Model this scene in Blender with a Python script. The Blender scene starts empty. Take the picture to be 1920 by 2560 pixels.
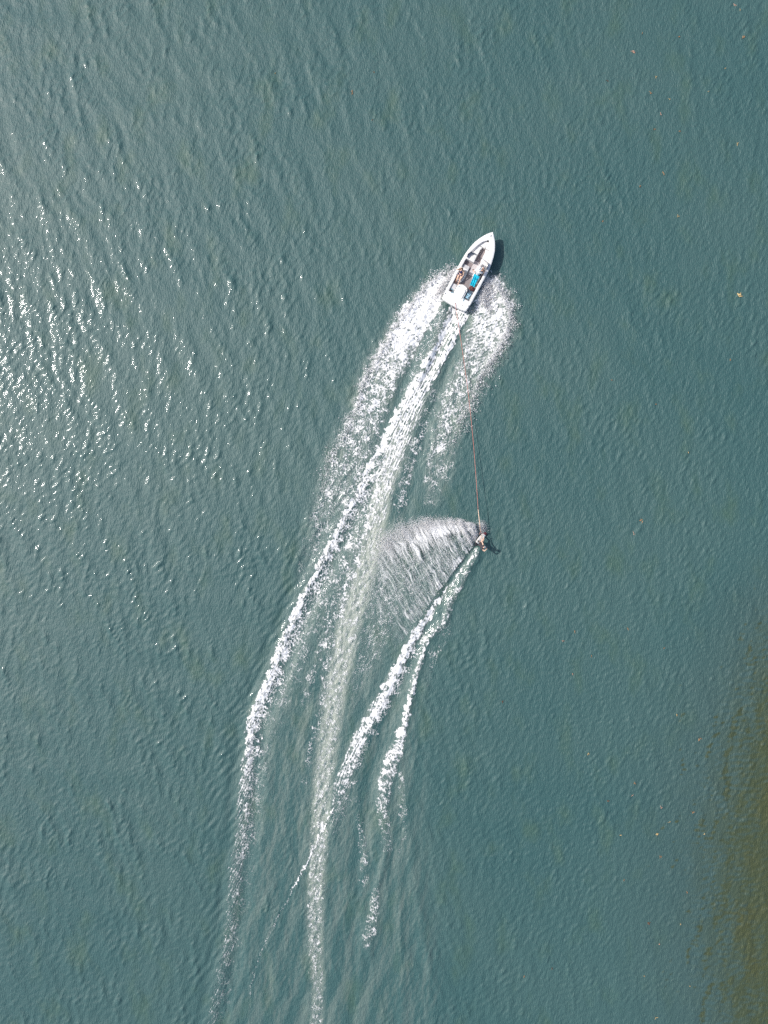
import bpy, bmesh, math, random
import numpy as np
from mathutils import Vector, Matrix

# ------------------------------------------------------------------ camera
R = math.radians
scn = bpy.context.scene
H = 55.0                       # drone height above the lake
S = 0.031                      # metres on the water per unit of the plan (plan: 1920 x 2560, y down)
LENS = 24.0
camd = bpy.data.cameras.new("camera")
cam = bpy.data.objects.new("camera", camd)
scn.collection.objects.link(cam)
cam.location = (0, 0, H)
cam.rotation_euler = (0, 0, 0)
camd.sensor_fit = 'VERTICAL'
camd.sensor_height = 2 * LENS * (1280 * S) / H
camd.sensor_width = camd.sensor_height * .75
camd.lens = LENS
camd.clip_start = 0.5
camd.clip_end = 6000
scn.camera = cam

# ------------------------------------------------------------------ sky and sun
SUN_EL = R(45.0)
SUN_DIR = Vector((-0.96, 0.27, 0)).normalized() * math.cos(SUN_EL) + Vector((0, 0, math.sin(SUN_EL)))
w = bpy.data.worlds.new("World"); scn.world = w; w.use_nodes = True
nt = w.node_tree
sky = nt.nodes.new("ShaderNodeTexSky"); sky.sky_type = 'NISHITA'; sky.sun_disc = False
sky.sun_elevation = SUN_EL
sky.sun_rotation = math.atan2(SUN_DIR.x, SUN_DIR.y)
sky.dust_density = 3.0; sky.air_density = 1.0; sky.ozone_density = 1.0
bg = nt.nodes["Background"]; bg.inputs[1].default_value = 0.15
nt.links.new(sky.outputs[0], bg.inputs[0])
sund = bpy.data.lights.new("sun", 'SUN'); sund.energy = 4.2; sund.angle = R(0.55); sund.color = (1.0, 0.955, 0.90)
sun = bpy.data.objects.new("sun", sund); scn.collection.objects.link(sun)
sun.rotation_euler = SUN_DIR.to_track_quat('Z', 'Y').to_euler()
vs = scn.view_settings
vs.view_transform = 'Standard'; vs.look = 'None'; vs.exposure = 0.0; vs.gamma = 1.0; vs.use_curve_mapping = False
scn.cycles.max_bounces = 6
scn.cycles.use_denoising = False
scn.cycles.caustics_reflective = False
scn.cycles.caustics_refractive = False

rng = np.random.default_rng(7)
random.seed(5)

# ------------------------------------------------------------------ helpers
COL = scn.collection
def W(px, py, z=0.0):
    """point of the plan at height z (the plan is what one sees from above the middle of it)"""
    f = (H - z) / H
    return Vector(((px - 960) * S * f, (1280 - py) * S * f, z))

def tag(o, label=None, cat=None, group=None, kind=None):
    if label: o["label"] = label
    if cat: o["category"] = cat
    if group: o["group"] = group
    if kind: o["kind"] = kind
    return o

def link(name, me, mat=None, parent=None, smooth=True):
    o = bpy.data.objects.new(name, me); COL.objects.link(o)
    if mat is not None:
        me.materials.clear()
        for m in (mat if isinstance(mat, (list, tuple)) else [mat]): me.materials.append(m)
    if parent is not None: o.parent = parent
    if smooth and len(me.polygons):
        me.polygons.foreach_set("use_smooth", np.ones(len(me.polygons), dtype=bool))
    return o

def from_bm(name, bm, mat=None, parent=None, smooth=False):
    me = bpy.data.meshes.new(name); bm.to_mesh(me); bm.free()
    return link(name, me, mat, parent, smooth)

def np_mesh(name, co, faces):
    """fast mesh from arrays; faces all of one size"""
    me = bpy.data.meshes.new(name)
    n, k = faces.shape
    me.vertices.add(len(co)); me.vertices.foreach_set("co", np.ascontiguousarray(co, dtype=np.float32).ravel())
    me.loops.add(n * k); me.loops.foreach_set("vertex_index", np.ascontiguousarray(faces, dtype=np.int32).ravel())
    me.polygons.add(n); me.polygons.foreach_set("loop_start", np.arange(0, n * k, k, dtype=np.int32))
    me.update(calc_edges=True)
    return me

def empty(name, loc=(0, 0, 0)):
    o = bpy.data.objects.new(name, None); COL.objects.link(o); o.location = loc
    o.empty_display_size = 0.3
    return o

def mat(name, col, rough=0.5, spec=0.5, noise=None, metallic=0.0, bump=None):
    """procedural material: colour with a little noise variation, optional bump (scale, strength)"""
    m = bpy.data.materials.new(name); m.use_nodes = True
    t = m.node_tree; b = t.nodes["Principled BSDF"]
    b.inputs["Roughness"].default_value = rough; b.inputs["Metallic"].default_value = metallic
    b.inputs["Specular IOR Level"].default_value = spec
    tc = t.nodes.new("ShaderNodeTexCoord")
    sc, amt = noise or (6.0, 0.08)
    n = t.nodes.new("ShaderNodeTexNoise"); n.inputs["Scale"].default_value = sc; n.inputs["Detail"].default_value = 4
    t.links.new(tc.outputs["Object"], n.inputs["Vector"])
    r = t.nodes.new("ShaderNodeValToRGB")
    r.color_ramp.elements[0].position = .3; r.color_ramp.elements[1].position = .7
    r.color_ramp.elements[0].color = tuple(max(0, c * (1 - amt)) for c in col) + (1,)
    r.color_ramp.elements[1].color = tuple(min(1, c * (1 + amt)) for c in col) + (1,)
    t.links.new(n.outputs[0], r.inputs[0]); t.links.new(r.outputs[0], b.inputs["Base Color"])
    if bump:
        n2 = t.nodes.new("ShaderNodeTexNoise"); n2.inputs["Scale"].default_value = bump[0]
        t.links.new(tc.outputs["Object"], n2.inputs["Vector"])
        bp = t.nodes.new("ShaderNodeBump"); bp.inputs["Strength"].default_value = bump[1]; bp.inputs["Distance"].default_value = .02
        t.links.new(n2.outputs[0], bp.inputs["Height"]); t.links.new(bp.outputs[0], b.inputs["Normal"])
    return m

def sstep(a, b, x):
    t = np.clip((x - a) / (b - a), 0, 1); return t * t * (3 - 2 * t)

def band(ny, nx, d, lam, width=0.35, theta=None, power=2.0, seed=0, iso=0.0):
    """unit-variance random field, wavelengths near lam (m), crests across direction theta (rad, world)"""
    g = np.random.default_rng(seed)
    kx = np.fft.rfftfreq(nx, d)[None, :]; ky = np.fft.fftfreq(ny, d)[:, None]
    k = np.sqrt(kx * kx + ky * ky); k[0, 0] = 1e-6
    A = np.exp(-0.5 * (np.log(k * lam) / width) ** 2)
    if theta is not None:
        c = np.abs((kx * math.cos(theta) + ky * math.sin(theta)) / k)
        A = A * (c ** power + iso)
    A[0, 0] = 0
    ph = g.uniform(0, 2 * np.pi, A.shape)
    f = np.fft.irfft2(A * np.exp(1j * ph) * g.rayleigh(1.0, A.shape), s=(ny, nx))
    return (f / f.std()).astype(np.float32)

# ------------------------------------------------------------------ plan of the wakes (x, y, half width, density)
def ribbon(X, Y, pts, soft=0.35, signed=False):
    """X: 1-D plan columns, Y: 1-D plan rows (regular). density field along a polyline of given half width"""
    out = np.zeros((len(Y), len(X)), np.float32)
    best = np.full(out.shape, 1e9, np.float32)
    for (x0, y0, w0, d0), (x1, y1, w1, d1) in zip(pts[:-1], pts[1:]):
        m = max(w0, w1) * 1.6 + 4
        i0, i1 = np.searchsorted(X, [min(x0, x1) - m, max(x0, x1) + m])
        j0, j1 = np.searchsorted(Y, [min(y0, y1) - m, max(y0, y1) + m])
        if i1 <= i0 or j1 <= j0: continue
        gx = X[None, i0:i1]; gy = Y[j0:j1, None]
        L2 = (x1 - x0) ** 2 + (y1 - y0) ** 2
        t = np.clip(((gx - x0) * (x1 - x0) + (gy - y0) * (y1 - y0)) / L2, 0, 1)
        qx = x0 + t * (x1 - x0); qy = y0 + t * (y1 - y0)
        dist = np.hypot(gx - qx, gy - qy)
        wd = w0 + t * (w1 - w0); dn = d0 + t * (d1 - d0)
        r = dist / wd
        val = dn * (1 - sstep(1 - soft, 1 + soft, r))
        if signed:
            val = dn * np.exp(-0.5 * (r / 0.6) ** 2)
        sub = out[j0:j1, i0:i1]
        np.maximum(sub, val.astype(np.float32), out=sub)
    return out

PORT_SPRAY = [(1122,700,16,1),(1090,733,27,1),(1058,770,32,.98),(1030,808,36,.93),(1008,848,38,.86),(985,890,38,.79),(958,930,42,.72),(942,965,42,.68),(928,1005,42,.62),(908,1060,42,.54),(885,1110,45,.49),(868,1157,48,.45),(850,1210,48,.41),(830,1261,42,.36),(800,1320,36,.28),(778,1377,24,.2),(755,1440,14,.15),(742,1504,8,.0)]
STAR_SPRAY = [(1212,690,14,.7),(1222,730,34,.88),(1228,775,46,.86),(1222,830,47,.74),(1205,870,46,.64),(1185,910,40,.58),(1160,950,40,.55),(1143,990,42,.53),(1118,1050,34,.48),(1102,1105,32,.44),(1098,1150,36,.41),(1090,1200,28,.34),(1080,1245,22,.24),(1073,1290,14,0)]
PORT_CREST = [(1129,767,5,.95),(1108,832,6,.95),(1095,863,7,.95),(1067,908,9,.95),(1034,967,10,.95),(1004,1017,10,.95),(964,1093,9,.92),(913,1187,7,.9),(909,1206,7,.9),(868,1278,6.5,.9),(843,1332,6.5,.9),(812,1385,6.5,.9),(787,1438,6.5,.9),(756,1491,7.5,.9),(740,1532,8,.9),(715,1590,9,.9),(690,1650,9.5,.9),(675,1700,10,.9),(656,1731,11,.9),(628,1805,11,.85),(624,1856,10,.7),(617,1918,16,.46),(610,1996,18,.36),(605,2089,15,.32),(589,2167,16,.27),(582,2264,15,.23),(570,2361,14,.24),(545,2478,12,.21),(527,2570,11,.18)]
PROP_EDGE = [(1166,782,7,.9),(1148,817,7,.9),(1131,855,7,.9),(1108,893,9,.9),(1090,924,10,.9),(1065,965,10,.86),(1040,1005,11,.82),(1015,1060,11,.72),(1000,1100,10,.6),(985,1150,9,.5)]
PROP_WASH = [(1147,775,20,.92),(1125,830,18,.72),(1100,885,14,.55),(1070,940,12,.62),(1045,990,18,.78),(1022,1040,22,.74),(1000,1090,25,.64),(980,1140,26,.53),(965,1190,25,.46),(956,1231,23,.43),(940,1310,22,.42),(925,1388,24,.38),(903,1460,24,.36),(881,1529,25,.36),(865,1592,25,.36),(856,1654,24,.37),(838,1723,25,.37),(827,1817,24,.36),(811,1918,23,.36),(803,1996,23,.36),(799,2089,22,.38),(792,2167,21,.38),(788,2283,20,.38),(788,2361,18,.36),(795,2458,16,.32),(792,2570,15,.3)]
AERATED = [(1130,800,26,.5),(1080,910,26,.5),(1010,1070,28,.6),(956,1231,24,.9),(940,1310,25,1),(925,1388,27,1),(903,1460,27,1),(881,1529,28,1),(865,1592,28,1),(856,1654,27,.97),(838,1723,27,.92),(827,1817,26,.86),(811,1918,25,.8),(803,1996,25,.75),(799,2089,24,.7),(792,2167,23,.64),(788,2283,22,.54),(788,2361,20,.48),(795,2458,18,.42),(792,2570,17,.36)]
MID_LINE = [(950,1206,5,.75),(934,1256,6,.7),(922,1303,7,.62),(900,1350,9,.58),(887,1413,9,.55),(862,1476,9,.48),(847,1538,9,.42),(834,1607,9,.36),(815,1670,8,.3),(803,1778,8,.25),(780,1863,9,.2),(765,1950,9,.12),(750,2050,8,.0)]
MID_LINE2 = [(880,1320,6,.4),(875,1350,8,.45),(865,1394,8,.45),(843,1463,8,.4),(818,1576,8,.32),(800,1632,8,.28),(778,1689,8,.22),(760,1770,8,.1)]
LACE_IN = [(985,1110,34,.5),(945,1190,40,.5),(920,1245,34,.46),(890,1300,32,.4),(860,1360,34,.35),(828,1430,36,.31),(790,1510,36,.27),(762,1580,34,.24),(730,1660,30,.22),(705,1730,28,.2),(680,1800,26,.16),(660,1870,22,.14),(645,1960,20,.16),(630,2060,22,.14),(615,2200,18,.11),(600,2350,12,.05)]
WASH_EDGE = [(1085,985,12,.3),(1060,1060,14,.32),(1035,1130,14,.36),(1010,1200,14,.4),(998,1290,10,.34),(985,1340,6,.1)]
RIDER_PORT = [(1192,1371,1.8,.62),(1170,1404,2.2,.62),(1148,1434,2.4,.62),(1118,1475,3.2,.66),(1090,1510,5,.78),(1069,1542,9,.92),(1041,1579,10,.94),(1016,1626,11,.94),(991,1679,12,.92),(974,1708,13,.88),(939,1778,14,.8),(908,1821,14,.74),(889,1871,16,.64),(866,1926,17,.54),(850,1972,18,.42),(838,2030,14,.3),(827,2089,12,.12)]
RIDER_THIN = [(835,2010,2.6,.5),(815,2060,2.6,.65),(799,2089,2.8,.75),(772,2147,2.8,.75),(745,2198,2.4,.5),(715,2255,2.0,.28),(683,2314,2.0,.24),(652,2384,2.0,.26),(628,2458,1.8,.2),(622,2520,1.8,.05)]
RIDER_STAR = [(1198,1374,2,.4),(1191,1390,3,.4),(1172,1419,4,.4),(1150,1466,6,.4),(1125,1501,8,.45),(1110,1554,9,.4),(1082,1582,7,.45),(1060,1607,6,.6),(1053,1645,6,.6),(1038,1692,6,.6),(1025,1747,6,.7),(1010,1809,9,.82),(994,1871,16,.72),(972,1918,18,.58),(959,1972,18,.48),(957,2030,14,.33),(967,2108,14,.18),(960,2160,10,.08),(942,2215,6,.15),(935,2260,10,.42),(932,2310,17,.38),(915,2353,14,.24),(925,2385,8,.06)]
RIDER_FAINT = [[(1000,1930,6,.3),(1005,2000,8,.2),(1012,2080,8,.2),(1005,2140,6,.08)],
               [(893,2000,8,.12),(908,2120,9,.24),(912,2200,8,.28),(900,2250,4,.08)],
               [(1115,1570,14,.2),(1085,1640,12,.16),(1066,1720,9,.08)],
               [(1008,2090,9,.15),(1020,2200,11,.22),(1040,2320,12,.25),(1062,2440,13,.22),(1085,2570,14,.2)],
               [(962,2120,9,.15),(972,2220,10,.2),(985,2350,11,.2),(1000,2570,12,.18)],
               [(905,2250,7,.15),(890,2380,9,.22),(880,2570,10,.2)],
               [(640,1900,14,.22),(622,2050,16,.22),(606,2200,16,.2),(590,2350,14,.16),(560,2570,12,.14)],
               [(745,2050,8,.12),(725,2200,10,.16),(700,2400,12,.14),(680,2570,12,.12)]]
SPECKS = [[(1108,790,14,.36),(1085,840,14,.36),(1060,885,13,.33),(1038,930,12,.27),(1010,985,9,.18)],
          [(1240,770,62,.1),(1232,830,66,.12),(1210,880,60,.12),(1180,940,50,.09),(1140,1020,44,.08),(1105,1150,40,.06)],
          [(1090,735,42,.08),(1020,810,52,.1),(960,900,58,.1),(915,1000,58,.09),(870,1130,58,.1),(820,1260,56,.1),(770,1400,40,.07)],
          [(1000,1390,62,.2),(975,1480,60,.22),(945,1560,48,.2),(918,1640,36,.18),(892,1720,25,.12),(872,1800,18,.06)],
          [(1090,1400,60,.16),(1040,1480,50,.14),(1000,1560,30,.1)],
          [(880,1440,60,.05),(780,1640,60,.05),(700,1850,60,.05),(650,2100,50,.04)]]

# ------------------------------------------------------------------ the water surface (height field)
D = 0.09
xs = np.arange(-36, 36 + 1e-6, D); ys = np.arange(-46, 46 + 1e-6, D)
NX, NY = len(xs), len(ys)
PX = xs / S + 960; PYa = 1280 - ys / S            # plan coordinates (PY falls with y)
def rib(pts, **k):                                 # ribbon on the water grid
    return ribbon(PX, PYa[::-1], pts, **k)[::-1]
th = R(20)
swell  = band(NY, NX, D, 2.3, .28, th, 10, 1, .004)
swell2 = band(NY, NX, D, 3.6, .3, R(75), 6, 2, .02)
chop   = band(NY, NX, D, 1.05, .35, R(10), 3, 3, .08)
chop2  = band(NY, NX, D, .62, .35, R(-35), 2.5, 4, .15)
rip    = band(NY, NX, D, .36, .35, R(-32), 4.0, 5, .10)
ripY   = band(NY, NX, D, .44, .3, R(97), 6, 6, .02)
mod    = band(NY, NX, D, 9.0, .4, None, 2, 8)
mod2   = band(NY, NX, D, 5.0, .4, None, 2, 9)
GX, GY = np.meshgrid(PX, PYa)
gust = 1 + .22 * np.tanh(band(NY, NX, D, 16.0, .4, None, 2, 10))
chop2 = chop2 + .14 * (chop2 ** 2 - 1); chop = chop + .16 * (chop ** 2 - 1)
left = 1 - sstep(500, 1500, GX)
right = sstep(1050, 1500, GX)
lowr = right * sstep(1100, 1700, GY)
inwake = np.clip(sum(rib(p) for p in (
    [(1150,760,30,1),(1030,980,60,1),(930,1250,110,1),(840,1550,130,1),(770,1850,170,1),(740,2150,190,1),(730,2570,220,1)],
    [(1195,1360,8,1),(1120,1480,26,1),(1040,1640,50,1),(970,1850,80,1),(930,2100,90,1),(920,2570,100,1)])), 0, 1)
def amp(f, lam, slope): return f * (slope * lam / (2 * math.pi))
calm = 1 - .35 * inwake
crest = sstep(.2, 1.6, swell + .35 * chop)
h = amp(swell, 2.3, .028) * (.5 + .7 * left) * (1 + .35 * np.tanh(mod)) * calm
h += amp(swell2, 3.6, .018)
h += amp(chop, 1.05, .048) * gust * (.65 + .5 * left) * (1 + .4 * np.tanh(mod2)) * calm
h += amp(chop2, .62, .058) * gust * (1 + .45 * np.tanh(mod)) * calm
h += amp(rip, .36, .082) * gust * (.62 + .8 * crest * (.5 + .5 * left) + .45 * right) * (1 + .5 * np.tanh(mod2 - mod)) 
h += amp(ripY, .44, .05) * (.15 + .95 * lowr) * (1 + .4 * np.tanh(mod2))
h += 4.0 * np.clip(h, 0, None) ** 2                   # sharper crests than troughs
# wake relief: crests and troughs
h += 0.075 * rib([(p[0] - 3, p[1], max(p[2], 12) * 1.6, min(1, p[3] * 1.2)) for p in PORT_CREST], signed=True)
h -= 0.145 * rib([(p[0] + 26, p[1] + 8, 22, .9) for p in PORT_CREST[8:]], signed=True)
h -= 0.102 * rib([(p[0] - 30, p[1] - 8, 18, .7) for p in PORT_CREST[10:]], signed=True)
h += 0.085 * rib([(p[0], p[1], max(p[2], 12) * 1.6, .9) for p in RIDER_PORT], signed=True)
h += 0.131 * rib([(p[0], p[1], max(p[2], 8) * 1.4, .9) for p in RIDER_STAR], signed=True)
h -= 0.174 * rib([(1192,1362,10,.9),(1140,1435,12,1),(1085,1525,15,1),(1040,1620,18,.9),(1000,1720,22,.8),(960,1830,26,.7),(925,1950,28,.6),(900,2150,30,.5),(890,2570,30,.3)], signed=True)
h -= 0.319 * rib([(1140,770,22,1),(1110,845,15,.9),(1075,925,9,.6),(1050,970,6,.1)], signed=True)
h -= 0.145 * rib([(1085,770,18,.8),(1040,880,18,.9),(1000,990,20,.9),(950,1110,20,.8),(900,1220,20,.5)], signed=True)
h -= 0.145 * rib([(1165,800,14,.8),(1120,920,18,.9),(1070,1050,20,.9),(1035,1180,18,.7),(1020,1280,16,.4)], signed=True)
h += 0.087 * rib([(893,2000,14,.5),(912,2150,14,.9),(905,2300,14,.8),(900,2570,14,.7)], signed=True)
h += 0.087 * rib([(1010,1950,14,.5),(1030,2150,16,.9),(1060,2350,18,.8),(1090,2570,18,.7)], signed=True)
h += 0.072 * rib([(1000,2100,12,.5),(1000,2300,14,.9),(1010,2570,14,.8)], signed=True)
# cusp waves shed outside the port crest
cusp = band(NY, NX, D, .62, .22, R(-38), 14, 11)
side = rib([(p[0] - 45, p[1] - 10, 46, .9) for p in PORT_CREST[8:]], soft=.6)
h += amp(cusp, .62, .11) * side
cusp2 = band(NY, NX, D, .8, .22, R(25), 12, 12)
side2 = rib([(1235,760,50,.5),(1210,950,60,.5),(1180,1200,60,.3),(1120,1620,60,.8),(1080,1850,60,.9),(1090,2200,60,.8),(1120,2570,60,.7)], soft=.6)
h += amp(cusp2, .8, .06) * side2
h = np.clip(h, -.6, .6)

# bubbles and painted sky sheen in the water, and the weedy shallows of the lower right corner
aer_sheen = rib(AERATED, soft=.55) * .95
tex = band(NY, NX, D, .75, .6, R(-18), 4, 21, .15); texf = band(NY, NX, D, .22, .35, None, 1, 22)
aer_sheen = np.maximum(aer_sheen, .16 * rib([(1170,1345,30,.6),(1110,1370,62,1),(1040,1420,95,1),(980,1500,85,.8),(930,1600,60,.6),(890,1720,40,.3)], soft=.6))
aer_sheen = np.clip(aer_sheen * (.72 + .24 * tex + .10 * texf), 0, 1)
for p, k in ((PORT_SPRAY, .5), (STAR_SPRAY, .6), (PROP_WASH, .22), (LACE_IN, .3), (RIDER_PORT, .35), (RIDER_STAR, .35), (PORT_CREST, .3)):
    aer_sheen = np.maximum(aer_sheen, np.clip(rib([(a, b, c * 1.15, d) for a, b, c, d in p], soft=.6) * k * (.8 + .3 * tex), 0, 1))
flow_sheen = band(NY, NX, D, .7, .6, R(-12), 6, 23, .08) * .6 + band(NY, NX, D, 2.2, .4, R(-14), 10, 24, .01) * .7 + texf * .25
churn_sheen = rib([(1100,850,40,.3),(1010,1080,70,.5),(930,1300,90,.9),(860,1560,120,1),(800,1850,160,1),(770,2150,180,.9),(760,2570,200,.75)], soft=.5)
churn_sheen = np.maximum(churn_sheen, rib([(1060,1620,20,.4),(990,1850,60,.8),(960,2100,90,.9),(960,2350,110,.8),(970,2570,120,.7)], soft=.6))
aer_sheen = np.maximum(aer_sheen, churn_sheen * np.clip(.075 + .10 * flow_sheen, 0, .28))  # pale churned water; its broad bands paint sky reflected off the swells
for q in RIDER_FAINT[3:]:
    aer_sheen = np.maximum(aer_sheen, rib([(a_, b_, c_ * 1.8, min(1, d_ * 2.2)) for a_, b_, c_, d_ in q], soft=.8) * np.clip(.10 + .12 * flow_sheen, 0, .3))
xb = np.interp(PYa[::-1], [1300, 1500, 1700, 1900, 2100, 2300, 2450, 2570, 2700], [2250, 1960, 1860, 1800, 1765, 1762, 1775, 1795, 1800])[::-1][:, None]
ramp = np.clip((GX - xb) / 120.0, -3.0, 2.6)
wn = band(NY, NX, D, 1.5, .5, R(-15), 3, 31, .15) * .7 + band(NY, NX, D, .5, .35, R(98), 4, 32, .06) * .42 + band(NY, NX, D, 4.5, .4, None, 1, 33) * .35
patch = sstep(-.12, .42, ramp * .85 + wn * .66 - .45) * sstep(-1.9, -.9, ramp)
sky_streak = sstep(.2, 1.3, band(NY, NX, D, .55, .4, R(96), 5, 35, .05) + .8 * band(NY, NX, D, 2.5, .4, R(10), 2, 36, .2))  # sky reflected in the ripples, painted as grey gaps in the weed
weed = np.clip(np.maximum(patch * .95, sstep(-.75, 1.25, ramp) * .94 + .2 * patch) - .36 * sky_streak * sstep(2.4, .6, ramp), 0, 1)
sky_grey = sstep(-2.6, .4, ramp) * .85  # grey of the reflected sky, put into the water colour
shal = sstep(.5, 2.3, ramp + .5 * band(NY, NX, D, 6, .4, None, 1, 34))

# stretched rows and columns carry the sheet on to the horizon
ext = np.array([1.5, 4, 9, 18, 35, 70, 140, 280, 560, 1100, 2200, 4000.])
xf = np.concatenate([xs[0] - ext[::-1], xs, xs[-1] + ext]); yf = np.concatenate([ys[0] - ext[::-1], ys, ys[-1] + ext])
ne = len(ext)
def padz(a, mode='constant'): return np.pad(a, ne, mode=mode)
edge = np.minimum.outer(np.minimum(np.arange(NY), np.arange(NY)[::-1]), np.minimum(np.arange(NX), np.arange(NX)[::-1])) * D
h *= sstep(0, 1.5, edge)
hf = padz(h); af = padz(aer_sheen); wf = padz(weed); sf = padz(shal); tf_ = padz(sky_grey)
FX, FY = np.meshgrid(xf, yf)
co = np.stack([FX, FY, hf], -1).reshape(-1, 3)
nx, ny = len(xf), len(yf)
idx = np.arange(nx * ny).reshape(ny, nx)
faces = np.stack([idx[:-1, :-1], idx[:-1, 1:], idx[1:, 1:], idx[1:, :-1]], -1).reshape(-1, 4)
wme = np_mesh("lake_water", co, faces)
for nm, arr in (("aeration_sheen", af), ("weed", wf), ("shallow", sf), ("sky_grey", tf_)):
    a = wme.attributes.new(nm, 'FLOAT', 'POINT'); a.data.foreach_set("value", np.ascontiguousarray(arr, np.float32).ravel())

def water_material():
    m = bpy.data.materials.new("lake_water"); m.use_nodes = True
    t = m.node_tree; N = t.nodes; Lk = t.links; b = N["Principled BSDF"]
    tc = N.new("ShaderNodeTexCoord")
    def noise(scale, detail, sx=1, sy=1, rot=0):
        mp = N.new("ShaderNodeMapping"); mp.inputs["Scale"].default_value = (sx, sy, 1); mp.inputs["Rotation"].default_value = (0, 0, rot)
        Lk.new(tc.outputs["Object"], mp.inputs[0])
        n = N.new("ShaderNodeTexNoise"); n.inputs["Scale"].default_value = scale; n.inputs["Detail"].default_value = detail
        Lk.new(mp.outputs[0], n.inputs["Vector"]); return n.outputs[0]
    def mix(f, a, c):
        x = N.new("ShaderNodeMix"); x.data_type = 'RGBA'
        for sck, v in ((x.inputs[0], f), (x.inputs[6], a), (x.inputs[7], c)):
            if hasattr(v, "links"): Lk.new(v, sck)
            else: sck.default_value = v
        return x.outputs[2]
    def rampn(v, lo, hi):
        r = N.new("ShaderNodeMapRange"); r.inputs[1].default_value = lo; r.inputs[2].default_value = hi; r.interpolation_type = 'SMOOTHSTEP'
        Lk.new(v, r.inputs[0]); return r.outputs[0]
    deep = mix(rampn(noise(.07, 3), .35, .65), (.031, .092, .092, 1), (.041, .101, .098, 1))
    deep = mix(rampn(noise(.5, 4, 1, .6, .5), .50, .80), deep, (.044, .102, .080, 1))
    a1 = N.new("ShaderNodeAttribute"); a1.attribute_name = "aeration_sheen"  # bubbles, plus the painted sky sheen of the wake
    a2 = N.new("ShaderNodeAttribute"); a2.attribute_name = "weed"
    a3 = N.new("ShaderNodeAttribute"); a3.attribute_name = "shallow"
    weedc = mix(a3.outputs["Fac"], (.044, .062, .026, 1), (.053, .063, .020, 1))
    a4 = N.new("ShaderNodeAttribute"); a4.attribute_name = "sky_grey"
    deep = mix(a4.outputs["Fac"], deep, (.043, .086, .080, 1))  # painted sky reflection greys the deep colour towards the corner
    c = mix(a2.outputs["Fac"], deep, weedc)
    c = mix(a1.outputs["Fac"], c, (.37, .41, .35, 1))
    Lk.new(c, b.inputs["Base Color"])
    b.inputs["Specular IOR Level"].default_value = .95
    b.inputs["Roughness"].default_value = .55; b.inputs["IOR"].default_value = 1.333
    b.inputs["Coat Weight"].default_value = 1.0; b.inputs["Coat Roughness"].default_value = .075; b.inputs["Coat IOR"].default_value = 1.20
    # fine capillary ripples
    n1 = noise(5.5, 3, 1.9, .65, R(35)); n2 = noise(13, 2, 1.6, .7, R(-15))
    ad = N.new("ShaderNodeMath"); ad.operation = 'MULTIPLY_ADD'; Lk.new(n2, ad.inputs[0]); ad.inputs[1].default_value = .4; Lk.new(n1, ad.inputs[2])
    bp = N.new("ShaderNodeBump"); bp.inputs["Strength"].default_value = .28; bp.inputs["Distance"].default_value = .05
    Lk.new(ad.outputs[0], bp.inputs["Height"])
    Lk.new(bp.outputs[0], b.inputs["Coat Normal"])
    b2 = N.new("ShaderNodeBump"); b2.inputs["Strength"].default_value = 1.0; b2.inputs["Distance"].default_value = .05
    Lk.new(ad.outputs[0], b2.inputs["Height"]); Lk.new(b2.outputs[0], b.inputs["Normal"])
    return m
water = link("lake_water", wme, water_material())
tag(water, "rippled teal lake water with weedy brown shallows in the lower right corner", "water", kind="structure")

def height_at(x, y):
    fx = np.clip((np.asarray(x) - xs[0]) / D, 0, NX - 1.001); fy = np.clip((np.asarray(y) - ys[0]) / D, 0, NY - 1.001)
    i = fx.astype(int); j = fy.astype(int); a = fx - i; c = fy - j
    return (h[j, i] * (1 - a) * (1 - c) + h[j, i + 1] * a * (1 - c) + h[j + 1, i] * (1 - a) * c + h[j + 1, i + 1] * a * c)

# ------------------------------------------------------------------ foam: real patches of lace lying on the water
FD = 0.031
fpx = np.arange(470, 1330, FD / S); fpy = np.arange(640, 2600, FD / S)
fnx, fny = len(fpx), len(fpy)
def rank(a):
    r = np.empty(a.size, np.float32); r[np.argsort(a.ravel())] = np.linspace(0, 1, a.size, dtype=np.float32); return r.reshape(a.shape)
def fb(lam, width=.35, theta=None, power=2., seed=0, iso=0.):     # plan rows run down: mirror the angle
    return band(fny, fnx, FD, lam, width, None if theta is None else -theta, power, seed, iso)
ax = R(62)                                                          # heading of the boat
ridge = lambda f: -np.abs(f)
lace = ridge(fb(.40, .4, ax + R(90), 1, 101, .8)) * .8 + ridge(fb(.19, .35, None, 1, 102)) * .85 + fb(.085, .3, None, 1, 103) * .12 + fb(1.8, .4, None, 1, 104) * .25
T_lace = 1 - rank(lace)
T_solid = 1 - rank(ridge(fb(.27, .45, ax + R(90), 3, 105, .3)) + fb(.09, .3, None, 1, 106) * .18)
T_streak = 1 - rank(fb(.26, .3, R(115), 10, 107, .01) + .5 * ridge(fb(.4, .3, None, 1, 108)) + .45 * fb(.09, .3, None, 1, 109))
T_flow = 1 - rank(fb(.24, .5, ax + R(92), 30, 116, .004) + .35 * fb(.10, .3, None, 1, 117))
T_speck = 1 - rank(fb(.13, .3, None, 1, 110) + .45 * fb(.4, .4, ax + R(90), 2, 111, .3) + .3 * fb(1.5, .4, None, 1, 112))
wob = fb(.9, .5, None, 1, 113) * .09 + fb(.3, .4, None, 1, 114) * .07
wx_ = fb(1.3, .5, None, 1, 130) * 3.4 + fb(.45, .4, None, 1, 131) * 2.4
wy_ = fb(1.3, .5, None, 1, 132) * 3.4 + fb(.45, .4, None, 1, 133) * 2.4
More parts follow.
